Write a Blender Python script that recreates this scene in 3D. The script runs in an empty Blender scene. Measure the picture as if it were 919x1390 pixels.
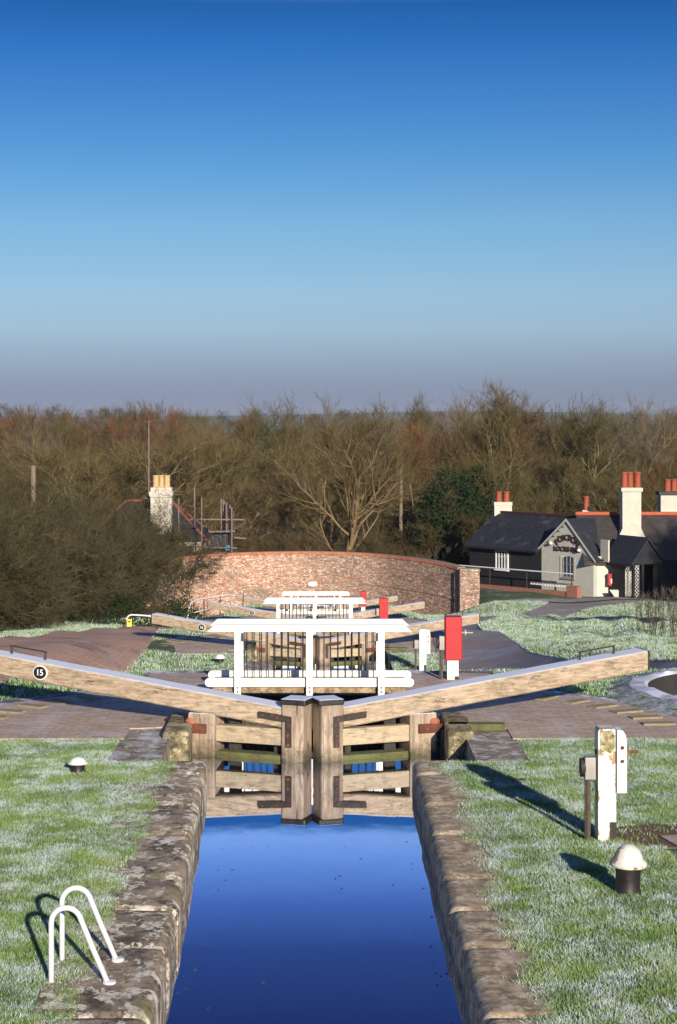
import bpy, bmesh, math, random
import numpy as np
from mathutils import Vector, Matrix, noise as mnoise
R = math.radians
C = bpy.context.scene.collection
rng = np.random.default_rng(7)
random.seed(7)
EYE = 3.84

# ------------------------------------------------------------------ nodes
def mat(name):
    m = bpy.data.materials.new(name); m.use_nodes = True
    nt = m.node_tree; nt.nodes.clear()
    return m, nt
class NT:
    def __init__(s, name):
        s.m, s.t = mat(name)
        s.out = s.n('ShaderNodeOutputMaterial'); s.b = s.n('ShaderNodeBsdfPrincipled')
        s.l(s.b.outputs[0], s.out.inputs[0])
    def n(s, ty, **k):
        x = s.t.nodes.new(ty)
        for a, v in k.items(): setattr(x, a, v)
        return x
    def l(s, a, b): s.t.links.new(a, b)
    def val(s, x, sock):
        if hasattr(x, 'is_output'): s.l(x, sock)
        else: sock.default_value = x
    def co(s, kind='Object', scale=(1, 1, 1), rot=(0, 0, 0)):
        if kind == 'World': src = s.n('ShaderNodeNewGeometry').outputs['Position']
        else: src = s.n('ShaderNodeTexCoord').outputs[kind]
        mp = s.n('ShaderNodeMapping'); mp.inputs['Scale'].default_value = scale; mp.inputs['Rotation'].default_value = rot
        s.l(src, mp.inputs[0]); return mp.outputs[0]
    def noise(s, co, scale=5, detail=4, rough=.6, dist=0):
        x = s.n('ShaderNodeTexNoise'); s.l(co, x.inputs['Vector'])
        x.inputs['Scale'].default_value = scale; x.inputs['Detail'].default_value = detail
        x.inputs['Roughness'].default_value = rough; x.inputs['Distortion'].default_value = dist
        return x.outputs['Fac']
    def ramp(s, f, stops, interp='LINEAR'):
        x = s.n('ShaderNodeValToRGB'); e = x.color_ramp.elements; x.color_ramp.interpolation = interp
        while len(e) < len(stops): e.new(.5)
        for q, (p, c) in zip(e, stops):
            q.position = p; q.color = (c[0], c[1], c[2], 1) if hasattr(c, '__len__') else (c, c, c, 1)
        s.l(f, x.inputs[0]); return x.outputs[0]
    def mix(s, f, a, b, mode='MIX'):
        x = s.n('ShaderNodeMix', data_type='RGBA', blend_type=mode)
        s.val(f, x.inputs[0])
        for v, k in ((a, 6), (b, 7)):
            if hasattr(v, 'is_output'): s.l(v, x.inputs[k])
            else: x.inputs[k].default_value = (v[0], v[1], v[2], 1)
        return x.outputs[2]
    def math(s, op, a, b=0, clamp=False):
        x = s.n('ShaderNodeMath', operation=op, use_clamp=clamp); s.val(a, x.inputs[0]); s.val(b, x.inputs[1]); return x.outputs[0]
    def up(s, lo=.5, hi=.8):
        g = s.n('ShaderNodeNewGeometry'); sp = s.n('ShaderNodeSeparateXYZ'); s.l(g.outputs['True Normal'], sp.inputs[0])
        mr = s.n('ShaderNodeMapRange'); s.l(sp.outputs[2], mr.inputs[0]); mr.inputs[1].default_value = lo; mr.inputs[2].default_value = hi
        return mr.outputs[0]
    def bump(s, h, strength=.3, dist=.01):
        x = s.n('ShaderNodeBump'); x.inputs['Strength'].default_value = strength; x.inputs['Distance'].default_value = dist
        s.l(h, x.inputs['Height']); s.l(x.outputs[0], s.b.inputs['Normal'])
    def fin(s, col, rough=.7, metal=0, spec=None):
        if hasattr(col, 'is_output'): s.l(col, s.b.inputs['Base Color'])
        else: s.b.inputs['Base Color'].default_value = (*col, 1)
        s.val(rough, s.b.inputs['Roughness']); s.b.inputs['Metallic'].default_value = metal
        if spec is not None: s.b.inputs['Specular IOR Level'].default_value = spec
        return s.m
FROST = (.80, .86, .97)
def simple(name, c1, c2, scale=6, stretch=(1, 1, 1), rough=.7, bump=.25, bdist=.004, frost=0, kind='Object', metal=0, c3=None, s3=2, t3=.55, spec=None):
    n = NT(name); co = n.co(kind, stretch)
    f = n.noise(co, scale, 6, .65)
    col = n.ramp(f, [(.3, c1), (.7, c2)])
    if c3 is not None:
        g = n.noise(n.co(kind), s3, 5, .7)
        col = n.mix(n.ramp(g, [(t3, 0), (t3 + .1, 1)]), col, c3)
    if frost:
        u = n.math('MULTIPLY', n.up(), frost)
        if frost < .9: u = n.math('MULTIPLY', u, n.ramp(n.noise(n.co(kind), 3, 6, .75), [(.42, 0), (.58, 1)]))
        col = n.mix(u, col, FROST)
    if bump: n.bump(f, bump, bdist)
    return n.fin(col, rough, metal, spec)

M = {}
def mk_materials():
    # gate timber: pale weathered oak, dark cracks along the grain
    def timber(name, a, b, dark, frost, ax=0):
        n = NT(name)
        st = [(1.2, 9, 22), (14, 14, 1)][ax]
        co = n.co('Object', st)
        f = n.noise(co, 1.6, 5, .6, .2)
        col = n.ramp(f, [(.16, dark), (.42, a), (.62, b), (.8, a)])
        g = n.noise(n.co('Object', [(.5, 3, 6), (6, 6, .5)][ax]), 1.3, 8, .8)
        col = n.mix(n.ramp(g, [(.34, 1), (.42, 0)]), col, tuple(x * .35 for x in dark))
        h = n.noise(n.co('Object'), 7, 5, .8)
        col = n.mix(n.ramp(h, [(.54, 0), (.70, .7)]), col, (.17, .14, .105))
        st_ = n.noise(n.co('Object', [(.8, 2, 3), (3, 3, .9)][ax]), 1.7, 6, .8)
        col = n.mix(n.ramp(st_, [(.50, 0), (.66, .62)]), col, (.13, .095, .065))
        cr = n.noise(n.co('Object', [(.16, 3, 7), (7, 7, .2)][ax]), 1.1, 1.5, .5, 0)
        col = n.mix(n.ramp(cr, [(.494, 0), (.499, .6), (.501, .6), (.506, 0)]), col, (.045, .03, .02))
        if ax == 1:
            oz = n.n('ShaderNodeSeparateXYZ'); n.l(n.n('ShaderNodeTexCoord').outputs['Object'], oz.inputs[0])
            w_ = n.math('ADD', n.math('MULTIPLY', oz.outputs[2], -4.5), n.math('MULTIPLY', n.math('SUBTRACT', h, .5), 2.5)); w_ = n.math('SUBTRACT', w_, .35, True)
            col = n.mix(n.math('MULTIPLY', w_, .9), col, (.055, .05, .025))
            tp_ = n.math('ADD', n.math('MULTIPLY', oz.outputs[2], 5), n.math('MULTIPLY', n.math('SUBTRACT', f, .5), 4)); tp_ = n.math('SUBTRACT', tp_, 1.5, True)
            col = n.mix(n.math('MULTIPLY', tp_, .6), col, (.10, .065, .04))
        if frost: col = n.mix(n.math('MULTIPLY', n.up(.6, .9), .95), col, FROST)
        n.bump(n.math('ADD', f, n.math('MULTIPLY', cr, .3)), .7, .008)
        M[name] = n.fin(col, .75)
    timber('timber_beam', (.36, .27, .18), (.54, .42, .295), (.16, .11, .07), 1)
    timber('timber_post', (.32, .24, .17), (.50, .395, .29), (.11, .08, .055), 1, 1)
    timber('timber_rail', (.42, .33, .21), (.50, .40, .26), (.2, .15, .08), 0)
    M['moss_timber'] = simple('moss_timber', (.07, .06, .03), (.14, .15, .05), 9, c3=(.13, .14, .05), s3=5, t3=.5, rough=.9, bump=.8, bdist=.01)
    M['dark_timber'] = simple('dark_timber', (.02, .018, .015), (.05, .045, .04), 4, (8, 8, 1), rough=.8)
    M['iron'] = simple('iron', (.025, .020, .018), (.06, .045, .036), 12, rough=.7, metal=.2, frost=0, c3=(.11, .06, .04), s3=16, t3=.55)
    M['iron_frost'] = simple('iron_frost', (.012, .012, .013), (.04, .03, .025), 12, rough=.5, frost=.95)
    M['iron_brown'] = simple('iron_brown', (.05, .035, .025), (.12, .09, .06), 14, rough=.7, metal=.2)
    M['rust'] = simple('rust', (.07, .022, .015), (.18, .06, .03), 9, rough=.85, c3=(.42, .13, .05), s3=7, t3=.55, bump=.6)
    M['rust_bright'] = simple('rust_bright', (.28, .08, .04), (.45, .16, .08), 10, rough=.85)
    M['white_paint'] = simple('white_paint', (.74, .73, .69), (.84, .83, .80), 3, rough=.5, bump=.2, c3=(.56, .51, .42), s3=7, t3=.58)
    M['tube_white'] = simple('tube_white', (.66, .67, .68), (.76, .77, .78), 5, rough=.35, bump=.05)
    M['red_paint'] = simple('red_paint', (.40, .007, .010), (.50, .010, .014), 5, rough=.45, bump=.1, c3=(.24, .008, .01), s3=9, t3=.68)
    M['brass_steel'] = simple('steel', (.28, .27, .25), (.42, .40, .36), 8, rough=.5, metal=.3)
    n = NT('peeling_paint')
    co = n.co('Object', (1, 1, .6)); f = n.noise(co, 7.5, 8, .62); f2 = n.noise(n.co('Object'), 30, 4, .6)
    col = n.mix(n.ramp(f2, [(.4, 0), (.7, 1)]), (.76, .74, .68), (.66, .62, .54))
    under = n.ramp(n.noise(n.co('Object'), 11, 4, .6), [(.35, (.32, .12, .04)), (.5, (.42, .26, .12)), (.65, (.30, .27, .22))])
    col = n.mix(n.ramp(f, [(.545, 0), (.56, 1)]), col, under)
    n.bump(n.ramp(f, [(.58, 1), (.60, 0)]), .5, .003)
    M['peeling_paint'] = n.fin(col, .6)
    n = NT('post_rot')
    f = n.noise(n.co('Object'), 22, 6, .7)
    col = n.ramp(f, [(.35, (.06, .05, .03)), (.47, (.30, .25, .10)), (.56, (.42, .38, .26)), (.68, (.62, .58, .48))])
    n.bump(f, .8, .01); M['post_rot'] = n.fin(col, .9)
    # coping stone, lichen blotches
    def stone(name, base, lich, dark, moss, stretch=(1, 1, 1), frost=0):
        n = NT(name); co = n.co('World', stretch)
        f = n.noise(co, 2.6, 9, .72, .1)
        col = n.ramp(f, [(.40, dark), (.47, tuple(x * .7 for x in base)), (.54, base), (.64, tuple(x * 1.25 for x in base))])
        l_ = n.noise(n.co('World', (1, .8, 1)), 5.5, 7, .70); col = n.mix(n.ramp(l_, [(.525, 0), (.55, 1)]), col, lich)
        l2 = n.noise(n.co('World', (1.1, .8, 1)), 8.5, 7, .72); col = n.mix(n.ramp(l2, [(.575, 0), (.60, .85)]), col, dark)
        g = n.noise(n.co('World', (1, 1, 1)), 26, 5, .7)
        col = n.mix(n.ramp(g, [(.36, .6), (.50, 0)]), col, dark)
        m_ = n.noise(n.co('World'), 2.1, 6, .75)
        col = n.mix(n.ramp(m_, [(.57, 0), (.64, .7)]), col, moss)
        if frost: col = n.mix(n.math('MULTIPLY', n.up(), n.ramp(n.noise(n.co('World'), 2.3, 7, .75), [(.50, 0), (.62, frost)])), col, FROST)
        n.bump(n.math('ADD', n.noise(n.co('World'), 6, 8, .75), n.math('MULTIPLY', g, .4)), .8, .009)
        M[name] = n.fin(col, .9)
    stone('coping_lichen', (.42, .32, .21), (.84, .75, .58), (.10, .075, .05), (.22, .21, .08), (1.0, .7, 1.0))
    stone('coping_brown', (.52, .40, .25), (.66, .54, .37), (.26, .18, .11), (.28, .23, .11), (3, 3, 3))
    stone('flagstone', (.34, .28, .21), (.55, .49, .38), (.13, .10, .08), (.22, .21, .08), (2, 3, 2), .5)
    stone('quoin_moss', (.24, .20, .11), (.44, .38, .24), (.06, .05, .03), (.30, .27, .08), (3, 3, 3))
    stone('deck_stone', (.32, .23, .13), (.44, .34, .20), (.16, .11, .06), (.30, .24, .10), (5, 5, 5))
    # bricks
    def brick(name, kind, bw, bh, ca, cb, mortar, msize=.012, scale=1, spots=None, dark=None, frost=0, rot=(0, 0, 0), bump=.4, off=.5):
        n = NT(name); co = n.co(kind, (1, 1, 1), rot)
        b = n.n('ShaderNodeTexBrick'); n.l(co, b.inputs['Vector'])
        b.offset = off
        b.inputs['Color1'].default_value = (*ca, 1); b.inputs['Color2'].default_value = (*cb, 1); b.inputs['Mortar'].default_value = (*mortar, 1)
        b.inputs['Scale'].default_value = 1; b.inputs['Mortar Size'].default_value = msize; b.inputs['Brick Width'].default_value = bw; b.inputs['Row Height'].default_value = bh
        b.inputs['Bias'].default_value = 0
        col = b.outputs[0]
        if spots:
            for sc, lo, hi, c, st in spots:
                f = n.noise(n.co(kind, st), sc, 5, .75)
                col = n.mix(n.ramp(f, [(lo, 0), (hi, 1)]), col, c)
        if frost:
            col = n.mix(n.math('MULTIPLY', n.up(), n.ramp(n.noise(n.co('World'), 1.6, 7, .75), [(.50, 0), (.63, frost)])), col, FROST)
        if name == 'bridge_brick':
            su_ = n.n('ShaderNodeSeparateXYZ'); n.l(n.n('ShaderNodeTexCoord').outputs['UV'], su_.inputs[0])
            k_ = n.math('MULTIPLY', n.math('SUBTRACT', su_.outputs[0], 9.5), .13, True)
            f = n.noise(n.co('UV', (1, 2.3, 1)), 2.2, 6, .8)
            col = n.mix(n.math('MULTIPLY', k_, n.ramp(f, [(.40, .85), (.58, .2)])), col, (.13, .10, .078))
            f = n.noise(n.co('UV', (1, 2, 1)), 7, 3, .7)
            col = n.mix(n.ramp(f, [(.61, 0), (.64, 1)]), col, (.86, .80, .70))
        n.bump(b.outputs[1], -bump, .008)
        M[name] = n.fin(col, .85)
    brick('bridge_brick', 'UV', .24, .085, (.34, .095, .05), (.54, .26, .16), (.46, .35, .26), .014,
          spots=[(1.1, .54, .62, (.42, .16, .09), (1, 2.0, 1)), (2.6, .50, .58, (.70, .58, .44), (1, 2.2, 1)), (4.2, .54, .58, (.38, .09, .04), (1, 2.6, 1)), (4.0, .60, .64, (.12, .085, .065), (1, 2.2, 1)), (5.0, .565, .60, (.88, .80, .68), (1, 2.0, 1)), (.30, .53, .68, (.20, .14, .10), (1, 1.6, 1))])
    brick('bridge_coping', 'UV', .12, .5, (.40, .11, .05), (.52, .20, .10), (.3, .2, .15), .01)
    brick('red_brick', 'Object', .23, .08, (.30, .08, .045), (.38, .13, .07), (.26, .2, .16), .012, rot=(R(90), 0, 0))
    brick('blue_brick', 'Object', .23, .08, (.15, .10, .09), (.24, .15, .12), (.36, .30, .26), .014, rot=(R(90), 0, 0))
    brick('chamber_brick', 'World', .23, .08, (.05, .04, .03), (.09, .07, .05), (.04, .035, .03), .012, rot=(R(90), 0, R(90)))
    brick('paving_brick', 'World', .22, .11, (.44, .315, .235), (.55, .41, .31), (.32, .25, .19), .008,
          spots=[(3, .54, .64, (.56, .48, .38), (1, 3, 1)), (9, .58, .66, (.60, .52, .40), (1, 3, 1)), (2.2, .58, .70, (.22, .165, .14), (1, 1, 1)), (30, .60, .66, (.16, .13, .11), (1, 1, 1))], frost=.25)
    brick('blue_edging', 'World', .3, .11, (.13, .12, .14), (.20, .18, .20), (.10, .09, .09), .012, frost=.95)
    brick('towpath_brick', 'World', .24, .12, (.56, .31, .20), (.66, .40, .27), (.34, .22, .15), .008, spots=[(.8, .50, .66, (.28, .17, .13), (1, .5, 1)), (5, .58, .66, (.50, .38, .28), (1, 1, 1)), (11, .60, .66, (.16, .10, .07), (1, 1, 1))], frost=.12)
    M['rim_frost'] = simple('rim_frost', (.30, .31, .34), (.62, .66, .74), 9, kind='World', rough=.9, c3=(.74, .79, .88), s3=3, t3=.45)
    M['brown_tile'] = simple('brown_tile', (.22, .06, .035), (.32, .10, .055), 4, rough=.85)
    M['frosty_soil'] = simple('frosty_soil', (.10, .11, .08), (.50, .54, .60), 11, kind='World', rough=.95, c3=(.09, .15, .04), s3=4, t3=.5, bump=.8, bdist=.02)
    M['black_iron'] = simple('black_iron', (.010, .010, .011), (.03, .026, .024), 9, rough=.5, c3=(.16, .08, .05), s3=13, t3=.64)
    M['tread'] = simple('tread', (.22, .18, .10), (.36, .29, .19), 14, kind='World', rough=.9, bump=.6, c3=(.22, .22, .08), s3=9)
    M['tarmac'] = simple('tarmac', (.24, .195, .185), (.31, .26, .245), 3, kind='World', rough=.9, c3=(.33, .32, .34), s3=.7, t3=.5)
    M['soil'] = simple('soil', (.10, .06, .035), (.20, .12, .06), 8, kind='World', rough=.95)
    # walls / roofs
    M['render_grey'] = simple('render_grey', (.42, .42, .37), (.50, .50, .44), 2, rough=.85)
    M['cream'] = simple('cream', (.62, .58, .46), (.70, .66, .54), 2, rough=.8)
    M['chimney_white'] = simple('chimney_white', (.52, .48, .39), (.62, .59, .50), 2.5, rough=.8, c3=(.44, .40, .33), s3=1.3, t3=.6)
    M['terracotta'] = simple('terracotta', (.27, .055, .026), (.38, .09, .045), 5, rough=.8)
    M['buff_pot'] = simple('buff_pot', (.50, .33, .15), (.60, .42, .22), 5, rough=.8)
    M['ridge_tile'] = simple('ridge_tile', (.40, .07, .035), (.50, .12, .05), 4, rough=.8)
    def rows(name, a, b, rh, axis, frost=0, c3=None):
        n = NT(name); tc = n.n('ShaderNodeTexCoord'); sp = n.n('ShaderNodeSeparateXYZ'); n.l(tc.outputs['Object'], sp.inputs[0])
        v = n.math('FRACT', n.math('DIVIDE', sp.outputs[axis], rh))
        f = n.noise(n.co('Object'), 3, 5, .7)
        col = n.ramp(f, [(.3, a), (.7, b)])
        if c3: col = n.mix(n.ramp(n.noise(n.co('Object'), 1.2, 6, .7), [(.55, 0), (.68, .8)]), col, c3)
        col = n.mix(n.ramp(v, [(.0, .7), (.14, 0)]), col, tuple(x * .3 for x in a))
        if frost: col = n.mix(n.math('MULTIPLY', n.up(.3, .5), n.ramp(n.noise(n.co('Object'), .9, 6, .8), [(.55, 0), (.7, frost)])), col, (.3, .33, .4))
        n.bump(v, .8, .02)
        M[name] = n.fin(col, .75)
    rows('slate_dark', (.012, .013, .020), (.028, .030, .042), .16, 2, .25)
    rows('slate_brown', (.035, .030, .028), (.065, .055, .05), .16, 2, .12, (.10, .08, .07))
    rows('black_boards', (.010, .011, .014), (.022, .023, .028), .17, 2)
    rows('black_fence', (.007, .006, .005), (.016, .013, .011), .14, 0)
    M['glass'] = simple('glass', (.03, .045, .08), (.05, .07, .12), 1, rough=.08, bump=0)
    M['black'] = simple('black', (.012, .012, .014), (.02, .02, .024), 4, rough=.6)
    M['yellow'] = simple('yellow', (.75, .60, .03), (.80, .66, .05), 4, rough=.5)
    M['sign_brown'] = simple('sign_brown', (.045, .016, .013), (.07, .022, .018), 4, rough=.6)
    M['pole_wood'] = simple('pole_wood', (.17, .13, .095), (.27, .21, .15), 3, (6, 6, .6), rough=.85)
    M['scaffold_pole'] = simple('scaffold_pole', (.17, .125, .12), (.26, .19, .18), 3, rough=.6)
    M['tarpaulin'] = simple('tarpaulin', (.03, .03, .04), (.08, .08, .10), 1.5, rough=.7)
    M['blue_tub'] = simple('blue_tub', (.05, .22, .38), (.08, .3, .48), 3, rough=.6)
    # vegetation
    def bark(name, a, b, var=.35, ht=None):
        n = NT(name); oi = n.n('ShaderNodeObjectInfo')
        f = n.noise(n.co('Object'), 1.1, 5, .7)
        col = n.ramp(f, [(.3, a), (.7, b)])
        hsv = n.n('ShaderNodeHueSaturation'); n.l(col, hsv.inputs['Color'])
        n.l(n.math('ADD', n.math('MULTIPLY', oi.outputs['Random'], var * 1.4), 1 - var * .7), hsv.inputs['Value'])
        n.l(n.math('ADD', n.math('MULTIPLY', oi.outputs['Random'], -.03), .515), hsv.inputs['Hue'])
        M[name] = n.fin(hsv.outputs[0], .85, spec=.2)
    bark('bark_olive', (.15, .12, .06), (.24, .19, .095)); bark('twig_olive', (.072, .058, .022), (.135, .108, .040))
    bark('bark_olive_light', (.15, .125, .07), (.24, .20, .11)); bark('bark_bush', (.06, .052, .028), (.13, .11, .06)); bark('bark_pale', (.24, .20, .12), (.34, .28, .17)); bark('twig_brown', (.068, .050, .022), (.11, .080, .034))
    bark('bark_brown', (.20, .135, .075), (.28, .19, .11)); bark('twig_orange', (.13, .070, .032), (.19, .10, .045))
    bark('twig_grey', (.12, .10, .075), (.18, .15, .11)); bark('bark_dark', (.06, .05, .035), (.11, .09, .06))
    bark('twig_bush', (.042, .037, .017), (.078, .066, .030)); bark('ivy', (.010, .022, .007), (.022, .042, .013)); bark('weed', (.05, .09, .02), (.12, .15, .04))
    # terrain
    n = NT('terrain')
    pos = n.n('ShaderNodeNewGeometry').outputs['Position']; sp = n.n('ShaderNodeSeparateXYZ'); n.l(pos, sp.inputs[0])
    f = n.noise(n.co('World'), 1.1, 9, .75); g = n.noise(n.co('World'), 5, 6, .7)
    near = n.ramp(g, [(.3, (.045, .060, .020)), (.6, (.075, .115, .030))])
    near = n.mix(n.ramp(f, [(.52, 0), (.68, .6)]), near, (.36, .44, .46))
    v = n.n('ShaderNodeTexVoronoi'); n.l(n.co('World', (1, .35, 0)), v.inputs['Vector']); v.inputs['Scale'].default_value = .008
    hs = n.n('ShaderNodeSeparateColor'); n.l(v.outputs['Color'], hs.inputs[0])
    far = n.ramp(hs.outputs[0], [(0, (.07, .115, .035)), (.35, (.10, .15, .05)), (.6, (.13, .10, .055)), (.85, (.075, .10, .04))], 'CONSTANT')
    floor = n.ramp(g, [(.3, (.055, .042, .022)), (.7, (.09, .07, .035))])
    k1 = n.math('MULTIPLY', n.math('SUBTRACT', sp.outputs[1], 112), .06, True)
    k2 = n.math('MULTIPLY', n.math('SUBTRACT', sp.outputs[1], 330), .02, True)
    M['terrain'] = n.fin(n.mix(k2, n.mix(k1, near, floor), far), .95)
    # grass blades: green with frost in patches, paler to the tips
    n = NT('grass_blade')
    at = n.n('ShaderNodeVertexColor'); at.layer_name = 'col'; sc = n.n('ShaderNodeSeparateColor'); n.l(at.outputs[0], sc.inputs[0])
    base = n.ramp(sc.outputs[0], [(0, (.055, .14, .018)), (.55, (.17, .31, .03)), (.85, (.32, .42, .08)), (1, (.38, .33, .15))])
    pv_ = n.noise(n.co('World', (1, 1, 0)), .9, 6, .7); base = n.mix(n.ramp(pv_, [(.38, .55), (.52, 0)]), base, (.045, .09, .03)); base = n.mix(n.ramp(pv_, [(.54, 0), (.66, .5)]), base, (.28, .36, .06))
    f = n.noise(n.co('World', (1, 1, 0)), 2.3, 10, .76)
    wy = n.n('ShaderNodeSeparateXYZ'); n.l(n.n('ShaderNodeNewGeometry').outputs['Position'], wy.inputs[0])
    f = n.math('ADD', f, n.math('MULTIPLY', n.math('MULTIPLY', n.math('SUBTRACT', wy.outputs[1], 24), .1, True), .03))
    fr = n.math('MULTIPLY', n.ramp(n.math('ADD', f, n.math('MULTIPLY', sc.outputs[2], .20)), [(.565, .05), (.735, .92)]), n.math('MULTIPLY', n.math('ADD', sc.outputs[1], .15, True), 1))
    col = n.mix(fr, base, (.70, .80, .86))
    M['grass_blade'] = n.fin(col, .7, spec=.25)
    n.b.inputs['Subsurface Weight'].default_value = 0
    # water: strong mirror over a dark body
    n = NT('water')
    f = n.noise(n.co('World', (1, .45, 1)), 1.6, 3, .5)
    bp = n.n('ShaderNodeBump'); bp.inputs['Strength'].default_value = .05; bp.inputs['Distance'].default_value = .02; n.l(f, bp.inputs['Height'])
    fl = n.noise(n.co('World', (1, .6, 1)), 9, 8, .72); fk = n.ramp(fl, [(.70, 0), (.72, .45)])
    gl = n.n('ShaderNodeBsdfGlossy'); gl.inputs['Roughness'].default_value = .02; gl.inputs['Color'].default_value = (.86, .90, 1.0, 1); n.l(bp.outputs[0], gl.inputs['Normal'])
    df = n.n('ShaderNodeBsdfDiffuse'); n.l(n.mix(fk, (.006, .010, .022), (.35, .38, .42)), df.inputs['Color'])
    lw = n.n('ShaderNodeValue'); lw.outputs[0].default_value = .86
    ms = n.n('ShaderNodeMixShader'); n.l(n.math('MULTIPLY', lw.outputs[0], n.math('SUBTRACT', 1, fk)), ms.inputs[0]); n.l(df.outputs[0], ms.inputs[1]); n.l(gl.outputs[0], ms.inputs[2]); n.l(ms.outputs[0], n.out.inputs[0])
    M['water'] = n.m
    M['plate_black'] = simple('plate_black', (.012, .012, .014), (.018, .018, .02), 4, rough=.4, bump=0)
mk_materials()

# ------------------------------------------------------------------ objects
def setp(o, label=None, cat=None, group=None, kind=None):
    if label: o['label'] = label
    if cat: o['category'] = cat
    if group: o['group'] = group
    if kind: o['kind'] = kind
    return o
def empty(name, loc, label, cat, group=None, rz=0):
    o = bpy.data.objects.new(name, None); C.objects.link(o); o.location = loc; o.rotation_euler = (0, 0, rz)
    o.empty_display_size = .1
    return setp(o, label, cat, group)
class MB:
    def __init__(s): s.v = []; s.f = []; s.uv = {}; s.smooth = False
    def add(s, vs, fs):
        n = len(s.v); s.v += [tuple(x) for x in vs]; s.f += [tuple(i + n for i in f) for f in fs]; return s
    def box(s, x0, x1, y0, y1, z0, z1, bev=0, mtx=None):
        if bev:
            bm = bmesh.new(); bmesh.ops.create_cube(bm, size=1)
            for v in bm.verts: v.co = Vector(((x0 + x1) / 2 + v.co.x * (x1 - x0), (y0 + y1) / 2 + v.co.y * (y1 - y0), (z0 + z1) / 2 + v.co.z * (z1 - z0)))
            bmesh.ops.bevel(bm, geom=bm.edges[:], offset=bev, segments=2, affect='EDGES', profile=.5)
            bm.verts.index_update(); vs = [v.co.copy() for v in bm.verts]; fs = [[v.index for v in f.verts] for f in bm.faces]; bm.free()
        else:
            vs = [Vector((x, y, z)) for z in (z0, z1) for y in (y0, y1) for x in (x0, x1)]
            fs = [(0, 2, 3, 1), (4, 5, 7, 6), (0, 1, 5, 4), (2, 6, 7, 3), (0, 4, 6, 2), (1, 3, 7, 5)]
        if mtx is not None: vs = [mtx @ v for v in vs]
        return s.add(vs, fs)
    def prism(s, poly, y0, y1):
        """poly in x,z ; extruded along y"""
        n = len(poly); vs = [(x, y0, z) for x, z in poly] + [(x, y1, z) for x, z in poly]
        fs = [tuple(range(n)), tuple(range(2 * n - 1, n - 1, -1))] + [(i, i + n, (i + 1) % n + n, (i + 1) % n) for i in range(n)]
        return s.add(vs, fs)
    def prismz(s, poly, z0, z1):
        n = len(poly); vs = [(x, y, z0) for x, y in poly] + [(x, y, z1) for x, y in poly]
        fs = [tuple(range(n)), tuple(range(2 * n - 1, n - 1, -1))] + [(i, i + n, (i + 1) % n + n, (i + 1) % n) for i in range(n)]
        return s.add(vs, fs)
    def tube(s, pts, r, n=8, cap=True):
        pts = [Vector(p) for p in pts]
        rs = r if hasattr(r, '__len__') else [r] * len(pts)
        vs = []; up = None
        for i, p in enumerate(pts):
            d = (pts[min(i + 1, len(pts) - 1)] - pts[max(i - 1, 0)]).normalized()
            if up is None: up = Vector((0, 0, 1)) if abs(d.z) < .9 else Vector((1, 0, 0))
            a = d.cross(up)
            if a.length < 1e-4: a = d.cross(Vector((0, 1, 0)))
            a.normalize(); b = a.cross(d).normalized(); up = b
            for k in range(n):
                t = 2 * math.pi * k / n; vs.append(p + (a * math.cos(t) + b * math.sin(t)) * rs[i])
        fs = []
        for i in range(len(pts) - 1):
            for k in range(n): fs.append((i * n + k, i * n + (k + 1) % n, (i + 1) * n + (k + 1) % n, (i + 1) * n + k))
        if cap: fs += [tuple(range(n))[::-1], tuple(range((len(pts) - 1) * n, len(pts) * n))]
        return s.add(vs, fs)
    def lathe(s, prof, cx=0, cy=0, n=20):
        vs = []; fs = []
        for r, z in prof:
            for k in range(n):
                t = 2 * math.pi * k / n; vs.append((cx + r * math.cos(t), cy + r * math.sin(t), z))
        for i in range(len(prof) - 1):
            for k in range(n): fs.append((i * n + k, i * n + (k + 1) % n, (i + 1) * n + (k + 1) % n, (i + 1) * n + k))
        fs += [tuple(range(n))[::-1], tuple(range((len(prof) - 1) * n, len(prof) * n))]
        return s.add(vs, fs)
    def build(s, name, m, parent=None, world=False, smooth=None, recalc=True):
        me = bpy.data.meshes.new(name)
        v = s.v
        if world and parent is not None:
            l = parent.location; c, q = math.cos(-parent.rotation_euler.z), math.sin(-parent.rotation_euler.z)
            v = [((x - l.x) * c - (y - l.y) * q, (x - l.x) * q + (y - l.y) * c, z - l.z) for x, y, z in v]
        me.from_pydata(v, [], s.f)
        if recalc:
            bm = bmesh.new(); bm.from_mesh(me); bmesh.ops.recalc_face_normals(bm, faces=bm.faces[:]); bm.to_mesh(me); bm.free()
        if s.uv:
            l = me.uv_layers.new(name='UVMap')
            for lp in me.loops: l.data[lp.index].uv = s.uv[lp.vertex_index]
        me.materials.append(M[m] if isinstance(m, str) else m)
        if smooth or s.smooth:
            for p in me.polygons: p.use_smooth = True
            if smooth != 'all':
                me.set_sharp_from_angle(angle=R(35))
        o = bpy.data.objects.new(name, me); C.objects.link(o)
        if parent is not None: o.parent = parent
        return o
def npmesh(name, V, F, m, parent=None, nper=3, smooth=False):
    me = bpy.data.meshes.new(name); V = np.asarray(V, np.float32); F = np.asarray(F, np.int32)
    me.vertices.add(len(V)); me.vertices.foreach_set('co', V.ravel())
    me.loops.add(F.size); me.loops.foreach_set('vertex_index', F.ravel())
    me.polygons.add(len(F)); me.polygons.foreach_set('loop_start', np.arange(0, F.size, nper, dtype=np.int32))
    me.update(calc_edges=True); me.validate()
    me.materials.append(M[m])
    if smooth: me.polygons.foreach_set('use_smooth', np.ones(len(F), bool))
    o = bpy.data.objects.new(name, me); C.objects.link(o)
    if parent is not None: o.parent = parent
    return o
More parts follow.
